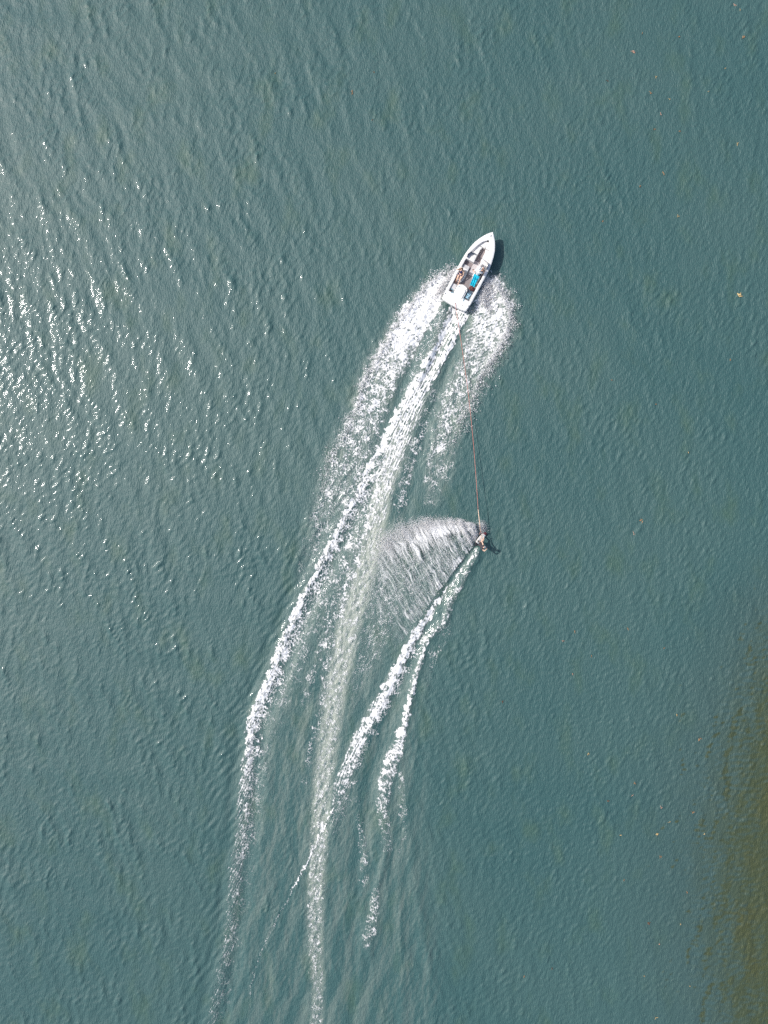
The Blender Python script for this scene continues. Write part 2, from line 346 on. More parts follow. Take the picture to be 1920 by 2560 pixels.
def fr(pts, wv=1.0, **k):
    wi = np.clip(np.rint(np.arange(fnx)[None] + wx_ * wv), 0, fnx - 1).astype(int); wj = np.clip(np.rint(np.arange(fny)[:, None] + wy_ * wv), 0, fny - 1).astype(int)
    return ribbon(fpx, fpy, pts, **k)[wj, wi]
def cover(Dn, T, gain=1.0, cap=1.0):
    """thickness of foam: density against a threshold pattern"""
    d = Dn * gain * (1 + wob * 3)
    return np.where(Dn > .02, np.clip(.34 + (d - T) * 1.25, 0, cap) * np.clip(Dn * 6, 0, 1), 0).astype(np.float32)
far = sstep(880, 1050, fpy)[:, None]; near = 1 - sstep(820, 960, fpy)[:, None]; near2 = 1 - .8 * sstep(1000, 1500, fpy)[:, None]
def foam_mesh(name, masks, lift, lumps, mat_, seed):
    th_ = np.maximum.reduce(masks)
    M = th_ > .03
    j, i = np.nonzero(M[:-1, :-1])
    vid = np.full((fny, fnx), -1, np.int64)
    used = np.zeros((fny, fnx), bool)
    for dj in (0, 1):
        for di in (0, 1): used[j + dj, i + di] = True
    jj, ii = np.nonzero(used); vid[jj, ii] = np.arange(len(jj))
    jit = np.random.default_rng(seed).uniform(-.3, .3, (len(jj), 2)) * FD
    x = (fpx[ii] - 960) * S + jit[:, 0]; y = (1280 - fpy[jj]) * S + jit[:, 1]
    z = height_at(x, y) + lift + lumps[jj, ii]
    f = np.stack([vid[j, i], vid[j + 1, i], vid[j + 1, i + 1], vid[j, i + 1]], -1)
    me = np_mesh(name, np.stack([x, y, z], -1), f)
    a = me.attributes.new("thickness", 'FLOAT', 'POINT'); a.data.foreach_set("value", np.ascontiguousarray(th_[jj, ii]))
    return link(name, me, mat_)
def foam_material():
    """white bubbles; thin films of it let the water show through"""
    m = mat("foam", (.84, .85, .85), .65, .3, (9.0, .05)); t = m.node_tree; N = t.nodes; Lk = t.links; b = N["Principled BSDF"]
    at = N.new("ShaderNodeAttribute"); at.attribute_name = "thickness"
    tc = N.new("ShaderNodeTexCoord"); n = N.new("ShaderNodeTexNoise"); n.inputs["Scale"].default_value = 12; n.inputs["Detail"].default_value = 3
    Lk.new(tc.outputs["Object"], n.inputs["Vector"])
    a = N.new("ShaderNodeMath"); a.operation = 'MULTIPLY_ADD'; Lk.new(n.outputs[0], a.inputs[0]); a.inputs[1].default_value = .34; a.inputs[2].default_value = -.17
    c = N.new("ShaderNodeMath"); c.operation = 'ADD'; Lk.new(at.outputs["Fac"], c.inputs[0]); Lk.new(a.outputs[0], c.inputs[1])
    r = N.new("ShaderNodeMapRange"); r.interpolation_type = 'SMOOTHSTEP'; r.inputs[1].default_value = .02; r.inputs[2].default_value = 1.0; Lk.new(c.outputs[0], r.inputs[0])
    Lk.new(r.outputs[0], b.inputs["Alpha"])
    return m
foam_mat = foam_material()
bulk = np.abs(fb(.8, .4, None, 1, 120)) * .035 + np.abs(fb(.3, .3, None, 1, 121)) * .008
thin_out = 1 - .24 * sstep(860, 1060, fpy)[:, None]
dP, dS = fr(PORT_SPRAY) * thin_out, fr([(a_, b_, c_ * (1 if b_ < 860 else .86), d_) for a_, b_, c_, d_ in STAR_SPRAY], 1.3, soft=.5) * thin_out
boat_foam = [cover(dP * (.85 + .2 * far), T_lace, 1, .86), cover(dP * near, np.minimum(T_solid, T_streak), .9), cover(dS * (.76 + .25 * far), T_lace, 1, .82), cover(dS * near, T_streak, .72),
             cover(fr(PORT_CREST, .6), T_solid * .5 + T_flow * .5), cover(fr([(a_ + 14, b_ + 5, 15, min(.55, d_ * .55)) for a_, b_, c_, d_ in PORT_CREST[7:]], soft=.7), T_lace), cover(fr(PROP_EDGE, .5), T_flow * near2 + T_solid * (1 - near2)), cover(fr(PROP_WASH, .6, soft=.5), T_flow * near2 + (T_speck * .5 + T_solid * .5) * (1 - near2), 1.0),
             cover(fr(MID_LINE, soft=.6), T_lace, 1.0, .8), cover(fr(MID_LINE2, soft=.6), T_lace, 1.0, .7), cover(fr(LACE_IN, soft=.6), T_lace, .85, .7),
             cover(fr(WASH_EDGE, soft=.5), T_lace, .8), cover(fr(SPECKS[0]), T_speck, .9), cover(fr(SPECKS[1], soft=.6), T_speck, .8), cover(fr(SPECKS[2], soft=.6), T_speck, .8),
             cover(fr(SPECKS[5], soft=.7), T_speck, .8)]
dens = np.clip(np.maximum.reduce([dP, dS, fr(PORT_CREST), fr(PROP_EDGE)]), 0, 1)
fo = foam_mesh("wake_foam", boat_foam, .012, bulk * .7, foam_mat, 1)
tag(fo, "white foam of the motorboat's wake trailing down the lake", "foam", kind="stuff")
rider_foam = [cover(fr(RIDER_PORT, .6), T_solid * .5 + T_flow * .5), cover(fr([(a_ + 13, b_ + 6, 13, min(.45, d_ * .45)) for a_, b_, c_, d_ in RIDER_PORT[6:]], soft=.7), T_lace), cover(fr(RIDER_STAR, .6), T_lace * .5 + T_solid * .5), cover(fr(RIDER_THIN, .4, soft=.6), T_solid, 1.2),
              cover(fr(SPECKS[3], soft=.6), T_speck), cover(fr(SPECKS[4], soft=.6), T_speck)] + [cover(fr(p, soft=.6), T_lace, .9) for p in RIDER_FAINT[:3]]
fo2 = foam_mesh("rider_wake_foam", rider_foam, .016, bulk * .5, foam_mat, 2)
tag(fo2, "narrow white foam lines left behind the wakeboard rider", "foam", kind="stuff")

# ------------------------------------------------------------------ spray: droplets in the air
drop_mat = mat("spray_droplets", (.92, .92, .93), .35, .5, (3.0, .04))
_t = drop_mat.node_tree; _tr = _t.nodes.new("ShaderNodeBsdfTranslucent"); _tr.inputs[0].default_value = (.95, .95, .96, 1)
_mx = _t.nodes.new("ShaderNodeMixShader"); _mx.inputs[0].default_value = .15
_t.links.new(_t.nodes["Principled BSDF"].outputs[0], _mx.inputs[1]); _t.links.new(_tr.outputs[0], _mx.inputs[2])
_t.links.new(_mx.outputs[0], _t.nodes["Material Output"].inputs[0])
TET = np.array([[1, 0, .33], [-.5, .87, .33], [-.5, -.87, .33], [0, 0, -.8]], np.float32)
TF = np.array([[0, 1, 2], [0, 3, 1], [0, 2, 3], [1, 3, 2]])
def droplets(name, P, r, label):
    n = len(P); g = np.random.default_rng(n)
    q = g.normal(size=(n, 4)); q /= np.linalg.norm(q, axis=1, keepdims=True)
    a, b, c, d = q.T
    Rm = np.stack([1-2*(c*c+d*d), 2*(b*c-a*d), 2*(b*d+a*c), 2*(b*c+a*d), 1-2*(b*b+d*d), 2*(c*d-a*b), 2*(b*d-a*c), 2*(c*d+a*b), 1-2*(b*b+c*c)], -1).reshape(n, 3, 3)
    fl = g.uniform(size=n) < .85; yaw = g.uniform(0, 6.283, n); cy, sy = np.cos(yaw), np.sin(yaw); zz = np.zeros(n)
    Rz = np.stack([cy, -sy, zz, sy, cy, zz, zz, zz, zz + 1], -1).reshape(n, 3, 3); Rm = np.where(fl[:, None, None], Rz, Rm)
    V = np.einsum('nij,kj->nki', Rm, TET) * r[:, None, None] + P[:, None, :]
    F = (TF[None] + np.arange(n)[:, None, None] * 4).reshape(-1, 3)
    o = link(name, np_mesh(name, V.reshape(-1, 3), F), drop_mat, None, False)
    return tag(o, label, "spray", kind="stuff")
def plan3(px, py, z):
    f = (H - z) / H
    zz = z + np.maximum(height_at((px - 960) * S, (1280 - py) * S), 0)
    return np.stack([(px - 960) * S * f, (1280 - py) * S * f, zz], -1)
def along(pts, u):
    p = np.array([q[:2] for q in pts], float); L = np.concatenate([[0], np.cumsum(np.hypot(*np.diff(p, axis=0).T))])
    s = u * L[-1]; x = np.interp(s, L, p[:, 0]); y = np.interp(s, L, p[:, 1])
    e = 2.0; x2 = np.interp(s + e, L, p[:, 0]); y2 = np.interp(s + e, L, p[:, 1]); x1 = np.interp(s - e, L, p[:, 0]); y1 = np.interp(s - e, L, p[:, 1])
    tx, ty = x2 - x1, y2 - y1; l = np.hypot(tx, ty) + 1e-9
    return x, y, tx / l, ty / l
g = np.random.default_rng(3)
PORT_OUT = [(1140,672),(1100,680),(1057,716),(1032,751),(1009,784),(984,812),(969,850),(948,873),(930,914),(912,930),(898,969),(893,1002),(878,1040),(850,1100),(812,1157),(798,1261)]
STAR_OUT = [(1230,700),(1255,724),(1272,762),(1280,792),(1268,830),(1253,863),(1228,906),(1197,951),(1187,992),(1151,1053),(1135,1120)]
def edge_spray(pts, sgn, n, spread, ucut, seed):
    g = np.random.default_rng(seed)
    u = g.beta(1.0, ucut, n); x, y, tx, ty = along(pts, u)
    clump = np.interp(u, np.linspace(0, 1, 60), g.uniform(.2, 1.6, 60))
    o = np.abs(g.normal(0, 1, n)) * spread * clump - 8
    z = g.gamma(2.0, .13, n) * (1 - .6 * u)
    return plan3(x + sgn * ty * o + g.normal(0, 2, n), y - sgn * tx * o + g.normal(0, 2, n), z)
P1 = np.concatenate([edge_spray(PORT_OUT, -1, 4000, 9, 1.6, 41), edge_spray(STAR_OUT, 1, 5000, 15, 1.5, 42)])
# sheet thrown from both sides of the hull
u = g.uniform(0, 1, 9000); sd = g.integers(0, 2, 9000)
bx = np.where(sd == 0, 1118 + 40 * (u - .3), 1212 - 10 * u); by = np.where(sd == 0, 700 - 45 * (u - .3), 690 + 60 * u)
ln = g.gamma(1.6, 11, 9000); dirx = np.where(sd == 0, -.52, .52); diry = np.where(sd == 0, .85, .85)
P2 = plan3(bx + dirx * ln + g.normal(0, 4, 9000), by + diry * ln + g.normal(0, 4, 9000), np.clip(.5 * np.exp(-ln / 30) * g.uniform(0, 1, 9000), 0, 1))
Pb = np.concatenate([P1, P2])
droplets("bow_spray", Pb, g.gamma(3, .0065, len(Pb)) + .006, "fine white spray thrown off both sides of the motorboat's hull")
# the rider's fan: droplets flung off the board edge, each arc left earlier lies farther back
n = 50000
ns = 90
sc_ = np.sort(g.beta(1.0, 1.35, ns)); wt = g.gamma(.35, 1, ns); wt /= wt.sum()
s_ = np.where(g.uniform(size=n) < .68, sc_[g.choice(ns, n, p=wt)] + g.normal(0, .0028, n), g.beta(1.0, 1.25, n)); s_ = np.clip(s_, 0, 1)
t_ = np.where(g.uniform(size=n) < .38, 1 - np.abs(g.normal(0, .12, n)), g.uniform(0, 1, n) ** .85); t_ = np.clip(t_, 0, 1.05)
A = np.array([[1196,1338],[1178,1372],[1150,1408],[1115,1456],[1080,1505],[1050,1545],[1015,1590],[985,1640]], float)
Bc = np.array([[1190,1318],[1158,1342],[1120,1362],[1075,1392],[1030,1430],[1000,1468],[975,1520],[955,1580]], float)
Cc = np.array([[1186,1312],[1140,1300],[1085,1296],[1030,1306],[975,1322],[938,1362],[920,1440],[915,1530]], float)
kk = np.linspace(0, 1, 8)
def ev(Q): return np.stack([np.interp(s_, kk, Q[:, 0]), np.interp(s_, kk, Q[:, 1])], -1)
pa, pb, pc = ev(A), ev(Bc), ev(Cc)
tt = t_[:, None]
pp = pa * (1 - tt) ** 2 + 2 * pb * tt * (1 - tt) + pc * tt ** 2
keep = g.uniform(size=n) < np.clip(.85 - .75 * s_ + .4 * (t_ > .8) * (s_ < .75), .10, 1)
pp += g.normal(0, 1, (n, 2)) * (1.2 + 5.5 * s_[:, None] + 5 * np.clip(tt - .75, 0, 1) * 4 * np.clip(s_[:, None] * 3, .3, 1))
zf = (.15 + 1.1 * np.sin(np.clip(t_, 0, 1) * math.pi * .62)) * (1 - s_ * .85) * g.uniform(.3, 1, n)
Pf = plan3(pp[keep, 0], pp[keep, 1], zf[keep])
nf = 14000; sq = g.beta(1.1, 1.7, nf)                              # dense white front of the fan
fx = np.interp(sq, kk, Cc[:, 0]); fy = np.interp(sq, kk, Cc[:, 1]) + 6 + 12 * sq
lump = np.interp(sq, np.linspace(0, 1, 26), g.uniform(.1, 1, 26)); ok = g.uniform(size=nf) < lump * np.clip(1.25 - sq, 0, 1)
Pf = np.concatenate([Pf, plan3((fx + g.normal(0, 1, nf) * (4 + 10 * sq))[ok], (fy + np.abs(g.normal(0, 1, nf)) * (7 + 16 * sq) - 6)[ok], (.3 + .5 * g.uniform(0, 1, nf) * (1 - sq))[ok])])
def fan_sheet():
    ns_, nt_ = 420, 260
    sv = np.linspace(0, 1, ns_) ** 1.25; tv = np.linspace(0, 1.06, nt_)
    global s_
    keep_s = s_; s_ = sv; a_, b_, c_ = ev(A), ev(Bc), ev(Cc); s_ = keep_s
    t3 = tv[None, :, None]
    q = a_[:, None] * (1 - t3) ** 2 + 2 * b_[:, None] * t3 * (1 - t3) + c_[:, None] * t3 ** 2
    gg = np.random.default_rng(77)
    def n1(k): return np.interp(sv, np.linspace(0, 1, k), gg.normal(0, 1, k))
    # ribs of unequal weight that wander and fade along their length
    nz = band(ns_, nt_, 1.0, 22, .5, R(90), 40, 201, .003) * .6 + band(ns_, nt_, 1.0, 8, .5, R(90), 30, 202, .006) * .55 + band(ns_, nt_, 1.0, 70, .5, None, 1, 203) * .4 + .35 * n1(40)[:, None]
    fine = band(ns_, nt_, 1.0, 3.2, .3, None, 1, 204)
    T2 = tv[None, :]; S2 = sv[:, None]
    q[..., 0] += band(ns_, nt_, 1.0, 70, .5, None, 1, 205) * 2 * S2; q[..., 1] += band(ns_, nt_, 1.0, 70, .5, None, 1, 206) * (1 + 2.5 * S2)
    front = np.exp(-.5 * ((T2 - .86) / .15) ** 2) * (1.0 - .85 * sstep(.25, .85, S2))
    base_ = .17 * (1 - sstep(.35, 1.0, S2)) + .26 * (1 - sstep(.0, .22, S2)) + .12 * np.exp(-.5 * (T2 / .12) ** 2) + .06
    th_ = np.clip(base_ + .62 * front + .25 * nz * (1 - .5 * S2) + .09 * fine, 0, 1) * sstep(1.06, .82 - .1 * S2, T2) * sstep(0, .02, T2) * (1 - sstep(.86, 1.0, S2))
    zz = (.10 + .75 * np.sin(np.clip(T2, 0, 1) * math.pi * .62)) * (1 - S2 * .85) * (.85 + .03 * nz)
    P = plan3(q[..., 0].ravel(), q[..., 1].ravel(), np.clip(zz, .04, 2).ravel()); P[:, 2] += .03
    idf = np.arange(ns_ * nt_).reshape(ns_, nt_)
    F = np.stack([idf[:-1, :-1], idf[1:, :-1], idf[1:, 1:], idf[:-1, 1:]], -1).reshape(-1, 4)
    F = F[(th_.ravel()[F] > .04).any(1)]
    used_, inv = np.unique(F, return_inverse=True)
    me = np_mesh("spray_sheet", P[used_], inv.reshape(F.shape))
    at = me.attributes.new("thickness", 'FLOAT', 'POINT'); at.data.foreach_set("value", np.ascontiguousarray(th_.ravel()[used_], np.float32))
    return link("spray_sheet", me, foam_mat)
tag(fan_sheet(), "misty white sheet of spray arching up behind the wakeboard", "spray", kind="stuff")
n2 = 1200                                                            # drops ahead of the nose
Pf = np.concatenate([Pf, plan3(1203 + g.normal(0, 7, n2), 1318 + g.normal(0, 8, n2), g.uniform(0, .5, n2))])
droplets("rider_spray", Pf, g.gamma(3, .0036, len(Pf)) + .005, "wide fan of white spray thrown up by the wakeboard rider")

# ------------------------------------------------------------------ materials of the objects
GEL = mat("white_gelcoat", (.80, .80, .79), .22, .5, (2.0, .02))
VINYL = mat("white_vinyl", (.74, .73, .71), .5, .4, (5.0, .04), bump=(40, .15))
GREYV = mat("grey_vinyl", (.52, .52, .53), .55, .4, (5.0, .05), bump=(40, .15))
CARPET = mat("taupe_carpet", (.27, .235, .235), .95, .1, (40.0, .12))
LIGHTC = mat("pale_mat", (.53, .50, .50), .9, .15, (30.0, .07))
DARK = mat("dark_rubber", (.03, .03, .035), .6, .3)
TRIM = mat("blue_grey_trim", (.17, .28, .33), .5, .4)
STEEL = mat("steel", (.6, .6, .62), .25, .5, metallic=1.0)
HULLB = mat("pale_blue_hull_side", (.62, .70, .76), .25, .5, (2.0, .03))
SKIN = mat("skin", (.60, .36, .26), .5, .4, (12.0, .06))
SKINP = mat("pale_skin", (.66, .44, .33), .5, .4, (12.0, .06))
HAIR = mat("brown_hair", (.06, .035, .018), .55, .4, (60.0, .35))
NAVY = mat("navy_cloth", (.022, .028, .09), .8, .2, (20.0, .1))
WHITE = mat("white_cloth", (.80, .80, .79), .85, .2, (8.0, .04), bump=(14, .4))
CHAR = mat("charcoal_cloth", (.055, .05, .058), .75, .25, (20.0, .15))
TURQ = mat("turquoise_towel", (.02, .45, .62), .95, .1, (7.0, .35), bump=(30, .5))
SLATE = mat("slate_towel", (.075, .11, .15), .95, .1, (10.0, .2), bump=(30, .4))
PALEB = mat("pale_blue_print", (.38, .66, .80), .9, .1)
BAGM = mat("maroon_brown_bag", (.10, .035, .035), .8, .2, (14.0, .4), bump=(12, .5))
ROPE = mat("red_rope", (.52, .19, .15), .7, .2, (20.0, .15))
ROPEW = mat("pale_rope", (.75, .55, .42), .7, .2, (20.0, .1))
GLASS = bpy.data.materials.new("tinted_glass"); GLASS.use_nodes = True
gb = GLASS.node_tree.nodes["Principled BSDF"]
gb.inputs["Base Color"].default_value = (.75, .80, .80, 1); gb.inputs["Roughness"].default_value = .04
gb.inputs["Transmission Weight"].default_value = 1.0; gb.inputs["IOR"].default_value = 1.05
BOARDM = mat("white_board", (.80, .79, .76), .3, .5)
BOARDT = mat("dark_red_tip", (.16, .03, .04), .35, .5)

# ------------------------------------------------------------------ the motorboat (plan units u forward, w to starboard from the middle of the stern)
ZB = .62
K = S * .1447 * (H - ZB) / H
bo = W(1137.4, 759.0, ZB); bo.z = 0.02
boat = empty("motorboat", bo)
boat.rotation_euler = (0, R(-1.6), math.atan2(.883, .470))
MB = Matrix.Translation(bo) @ boat.rotation_euler.to_matrix().to_4x4()
tag(boat, "white open-bow motorboat heading up the lake at the head of its wake", "motorboat")
def L(u, w_, z): return Vector((u * K, -w_ * K, z))
BU = [0, 40, 100, 250, 480, 700, 814, 900, 1010, 1100, 1174, 1250, 1310, 1345, 1371]
BWd = [228, 240, 247, 251, 251, 250, 245, 235, 213, 186, 152, 107, 62, 30, 1.5]
IU = [140, 300, 600, 790, 900, 960, 1060, 1140, 1180, 1200, 1212]
IW = [202, 202, 200, 194, 176, 157, 120, 80, 46, 22, 1]
UU = np.concatenate([np.linspace(0, 40, 4), np.linspace(80, 800, 19), np.linspace(830, 1371, 28)])
bw_ = lambda u: float(np.interp(u, BU, BWd)); iw_ = lambda u: float(np.interp(u, IU, IW))
gz = lambda u: .60 + .20 * max(0, u / 1371) ** 2
def strip(name, rows, mat_, parent, smooth=True, closed_ends=False):
    bm = bmesh.new()
    vr = [[bm.verts.new(p) for p in r] for r in rows]
    for a, b in zip(vr[:-1], vr[1:]):
        for i in range(len(a) - 1):
            bm.faces.new((a[i], b[i], b[i + 1], a[i + 1]))
    if closed_ends:
        bm.faces.new(vr[0][::-1]); bm.faces.new(vr[-1])
    bmesh.ops.remove_doubles(bm, verts=bm.verts, dist=1e-4)
    bmesh.ops.recalc_face_normals(bm, faces=bm.faces)
    return from_bm(name, bm, mat_, parent, smooth)
rows = []
for u in UU:
    b = bw_(u); zc = -.02 + .55 * max(0, (u - 800) / 571) ** 2; zk = -.34 + 1.1 * max(0, (u - 850) / 521) ** 2.2
    zk = min(zk, gz(u) - .08); zc = min(zc, gz(u) - .06)
    sec = []
    for sgn in (-1, 1):
        s = [L(u, sgn * b * .0, zk), L(u, sgn * b * .80, zc), L(u, sgn * b * .84, zc + .02), L(u, sgn * b * .95, (zc + gz(u)) * .5), L(u, sgn * (b - 4), gz(u) - .10)]
        sec.append(s)
    rows.append(sec[0][::-1] + sec[1][1:])
strip("hull", rows, HULLB, boat, True, True)
# rub rail
for sgn, nm in ((-1, "rub_rail"), (1, "rub_rail")):
    strip(nm, [[L(u, sgn * (bw_(u) - 5), gz(u) - .11), L(u, sgn * (bw_(u) + 2), gz(u) - .10), L(u, sgn * (bw_(u) + 2), gz(u) - .04), L(u, sgn * (bw_(u) - 4), gz(u) - .012)] for u in UU], GEL, boat)
# gunwale and fore deck, one moulding
US = np.concatenate([np.linspace(140, 800, 18), np.linspace(830, 1371, 30)])
for sgn in (-1, 1):
    rws = []
    for u in US:
        b, i = bw_(u) - 3, iw_(u) if u < 1212 else 0.0
        i = min(i, b)
        rws.append([L(u, sgn * b, gz(u) - .02), L(u, sgn * (b - (b - i) * .25), gz(u) + .015), L(u, sgn * (b - (b - i) * .8), gz(u) + .02), L(u, sgn * i, gz(u) - .005)])
    strip("gunwale", rws, GEL, boat)
    # liner wall
    US2 = [u for u in US if u < 1212]
    strip("cockpit_wall", [[L(u, sgn * iw_(u), gz(u) - .004), L(u, sgn * (iw_(u) - 2), .10)] for u in US2], VINYL, boat)
def prism(name, poly, z0, z1, mat_, parent=boat, bev=.02, seg=2, topfn=None):
    bm = bmesh.new()
    vb = [bm.verts.new(L(u, w_, z0)) for u, w_ in poly]; vt = [bm.verts.new(L(u, w_, z1 if topfn is None else topfn(u, w_))) for u, w_ in poly]
    n = len(poly)
    bm.faces.new(vb[::-1]); tf = bm.faces.new(vt)
    for i in range(n): bm.faces.new((vb[i], vb[(i + 1) % n], vt[(i + 1) % n], vt[i]))
    bmesh.ops.recalc_face_normals(bm, faces=bm.faces)
    if bev:
        es = [e for e in tf.edges] + [e for e in bm.edges if abs(e.verts[0].co.z - e.verts[1].co.z) > .5 * abs(z1 - z0)]
        bmesh.ops.bevel(bm, geom=list(set(es)), offset=bev, segments=seg, affect='EDGES', profile=.5)
    return from_bm(name, bm, mat_, parent, False)
def rect(u0, u1, w0, w1): return [(u0, w0), (u1, w0), (u1, w1), (u0, w1)]
def box(name, u0, u1, w0, w1, z0, z1, m_, bev=.02, parent=boat): return prism(name, rect(u0, u1, w0, w1), z0, z1, m_, parent, bev)
# floor
fu = [u for u in np.linspace(142, 1090, 30)]
prism("cockpit_floor", [(u, iw_(u) - 2) for u in fu] + [(u, -iw_(u) + 2) for u in fu[::-1]], .20, .30, CARPET, bev=0)
prism("floor_mat", [(578, -46), (815, -44), (815, 62), (690, 62), (572, 34)], .302, .315, LIGHTC, bev=.005, seg=1)
box("step", 816, 832, -46, 44, .30, .37, LIGHTC, .01)
# bow seating
def arc(n, f): return [f(i / (n - 1)) for i in range(n)]
for sgn in (-1, 1):
    us = np.linspace(845, 1075, 12)
    prism("bow_seat", [(u, sgn * (iw_(u) - 4)) for u in us] + [(1072, sgn * 30), (1030, sgn * 47), (980, sgn * 46), (845, sgn * 50)], .12, .585, VINYL, bev=.03, seg=3)
    us = np.linspace(925, 1165, 12)
    prism("bow_backrest", [(u, sgn * (iw_(u) - 2)) for u in us] + [(u, sgn * (iw_(u) - 20)) for u in us[::-1]], .56, .655, GREYV if sgn < 0 else VINYL, bev=.02)
    prism("speaker", [(1136 + 7 * math.cos(a), sgn * 58 + 7 * math.sin(a)) for a in np.linspace(0, 2 * math.pi, 11)[:-1]], .58, .625, DARK, bev=.006, seg=1)
us = np.linspace(1080, 1198, 11)
prism("bow_cushion", [(u, -iw_(u) + 3) for u in us] + [(u, iw_(u) - 3) for u in us[::-1]] , .12, .60, VINYL, bev=.03, seg=3)
box("seat_seam", 1084, 1180, -1.5, 1.5, .598, .605, TRIM, 0)
prism("anchor_hatch", [(1235, -50), (1330, -12), (1330, 12), (1235, 50)], .74, .805, GEL, bev=.006, seg=1)
box("bow_cleat", 1280, 1308, -4, 4, .80, .855, STEEL, .01)
box("bow_ladder_slot", 1076, 1108, 15, 20, .58, .612, DARK, .004)
# consoles with dashboards and the split windscreen
prism("port_console", [(772, -202), (772, -44), (905, -50), (915, -100), (905, -190)], .12, .72, GEL, bev=.04, seg=3)
box("glovebox_lid", 806, 848, -150, -70, .72, .735, VINYL, .008)
prism("helm_console", [(770, 62), (770, 200), (855, 194), (885, 140), (890, 62)], .12, .72, GEL, bev=.04, seg=3)
prism("dashboard", [(765, 80), (765, 196), (806, 192), (812, 84)], .68, .80, GREYV, bev=.02)
for w_ in (104, 128, 170):
    prism("gauge", [(790 + 8 * math.cos(a), w_ + 8 * math.sin(a)) for a in np.linspace(0, 2 * math.pi, 11)[:-1]], .80, .812, DARK, bev=.003, seg=1)
def screen(name, base, hgt, lean):
    """glass pane with a frame along its top and ends"""
    bm = bmesh.new(); lo = [bm.verts.new(L(u, w_, z)) for u, w_, z in base]; hi = [bm.verts.new(L(u - lean, w_ * .97, z + hgt)) for u, w_, z in base]
    for i in range(len(lo) - 1): bm.faces.new((lo[i], lo[i + 1], hi[i + 1], hi[i]))
    r = bmesh.ops.extrude_face_region(bm, geom=bm.faces[:])
    for v in [e for e in r["geom"] if isinstance(e, bmesh.types.BMVert)]: v.co += Vector((.012, 0, .004))
    bmesh.ops.recalc_face_normals(bm, faces=bm.faces)
    ob = from_bm(name, bm, GLASS, boat, False)
    path = [L(*base[0])] + [L(u - lean, w_ * .97, z + hgt) for u, w_, z in base] + [L(*base[-1])]
    tube("frame", path, .011, DARK if False else STEEL, ob, 6); return ob
def tube(name, path, r, m_, parent, sides=8, caps=True):
    bm = bmesh.new(); rings = []
    path = [Vector(p) for p in path]; rr = r if isinstance(r, (list, tuple)) else [r] * len(path)
    for i, p in enumerate(path):
        d = (path[min(i + 1, len(path) - 1)] - path[max(i - 1, 0)]).normalized()
        q = d.to_track_quat('Z', 'Y').to_matrix()
        rings.append([bm.verts.new(p + q @ Vector((rr[i] * math.cos(a), rr[i] * math.sin(a), 0))) for a in np.linspace(0, 2 * math.pi, sides + 1)[:-1]])
    for a, b in zip(rings[:-1], rings[1:]):
        for k in range(sides): bm.faces.new((a[k], a[(k + 1) % sides], b[(k + 1) % sides], b[k]))
    if caps: bm.faces.new(rings[0][::-1]); bm.faces.new(rings[-1])
    bmesh.ops.recalc_face_normals(bm, faces=bm.faces)
    return from_bm(name, bm, m_, parent, True)
screen("windscreen", [(800, -206, .65), (860, -202, .68), (905, -178, .72), (912, -120, .72), (912, -52, .72)], .34, 26)
screen("windscreen", [(770, 206, .64), (822, 203, .66), (862, 188, .71), (884, 140, .72), (890, 64, .72)], .34, 26)
# steering wheel
bm = bmesh.new()
T = Matrix.Translation(L(752, 128, .80)) @ Matrix.Rotation(R(-55), 4, 'Y')
for i in range(20):
    pass
ringp = [T @ Vector((.17 * math.cos(a), .17 * math.sin(a), 0)) for a in np.linspace(0, 2 * math.pi, 21)]
bm.free()
sw = tube("steering_wheel", ringp, .014, DARK, boat, 6, False)
for a in (0, 2.1, 4.2): tube("spoke", [T @ Vector((0, 0, 0)), T @ Vector((.17 * math.cos(a), .17 * math.sin(a), 0))], .012, STEEL, sw, 6)
# helm seat and port back-to-back lounge
prism("helm_seat", [(585, 50), (700, 50), (712, 70), (712, 150), (700, 172), (585, 172)], .12, .46, VINYL, bev=.04, seg=3)
prism("helm_backrest", [(545, 52), (560, 42), (592, 46), (592, 172), (575, 176), (545, 166)], .30, .80, VINYL, bev=.04, seg=3)
prism("helm_seat_rear_cushion", [(470, 84), (545, 52), (545, 166), (500, 172), (472, 150)], .12, .46, VINYL, bev=.04, seg=3)
prism("passenger_seat", [(604, -192), (690, -192), (692, -80), (680, -66), (604, -70)], .12, .47, GREYV, bev=.04, seg=3)
prism("passenger_backrest", [(566, -194), (604, -194), (606, -74), (596, -62), (566, -64)], .30, .80, VINYL, bev=.04, seg=3)
prism("lounge_seat", [(372, -176), (566, -194), (566, -62), (480, -60), (430, -68), (385, -84), (368, -110)], .12, .46, VINYL, bev=.04, seg=3)
# stern: jump seats, engine hatch with sun pad, aft deck and swim platform
prism("stern_seat", [(202, -206), (300, -206), (312, -170), (312, -118), (202, -112)], .12, .50, GREYV, bev=.03, seg=3)
prism("stern_seat", [(172, 92), (395, 96), (395, 186), (300, 200), (172, 200)], .12, .46, GREYV, bev=.03, seg=3)
hatch = [(150, -108), (300, -108), (325, -100), (342, -72), (354, -30), (352, 15), (342, 50), (326, 74), (300, 88), (150, 88)]
prism("engine_hatch", hatch, .12, .64, VINYL, bev=.05, seg=3)
prism("sun_pad", [(120, -84), (262, -84), (290, -50), (296, -10), (290, 40), (262, 66), (120, 66)], .62, .70, VINYL, bev=.04, seg=3)
for (u, w_) in ((330, -62), (306, 66)):
    prism("hatch_latch", [(u + 5 * math.cos(a), w_ + 5 * math.sin(a)) for a in np.linspace(0, 2 * math.pi, 9)[:-1]], .638, .655, DARK, bev=0)
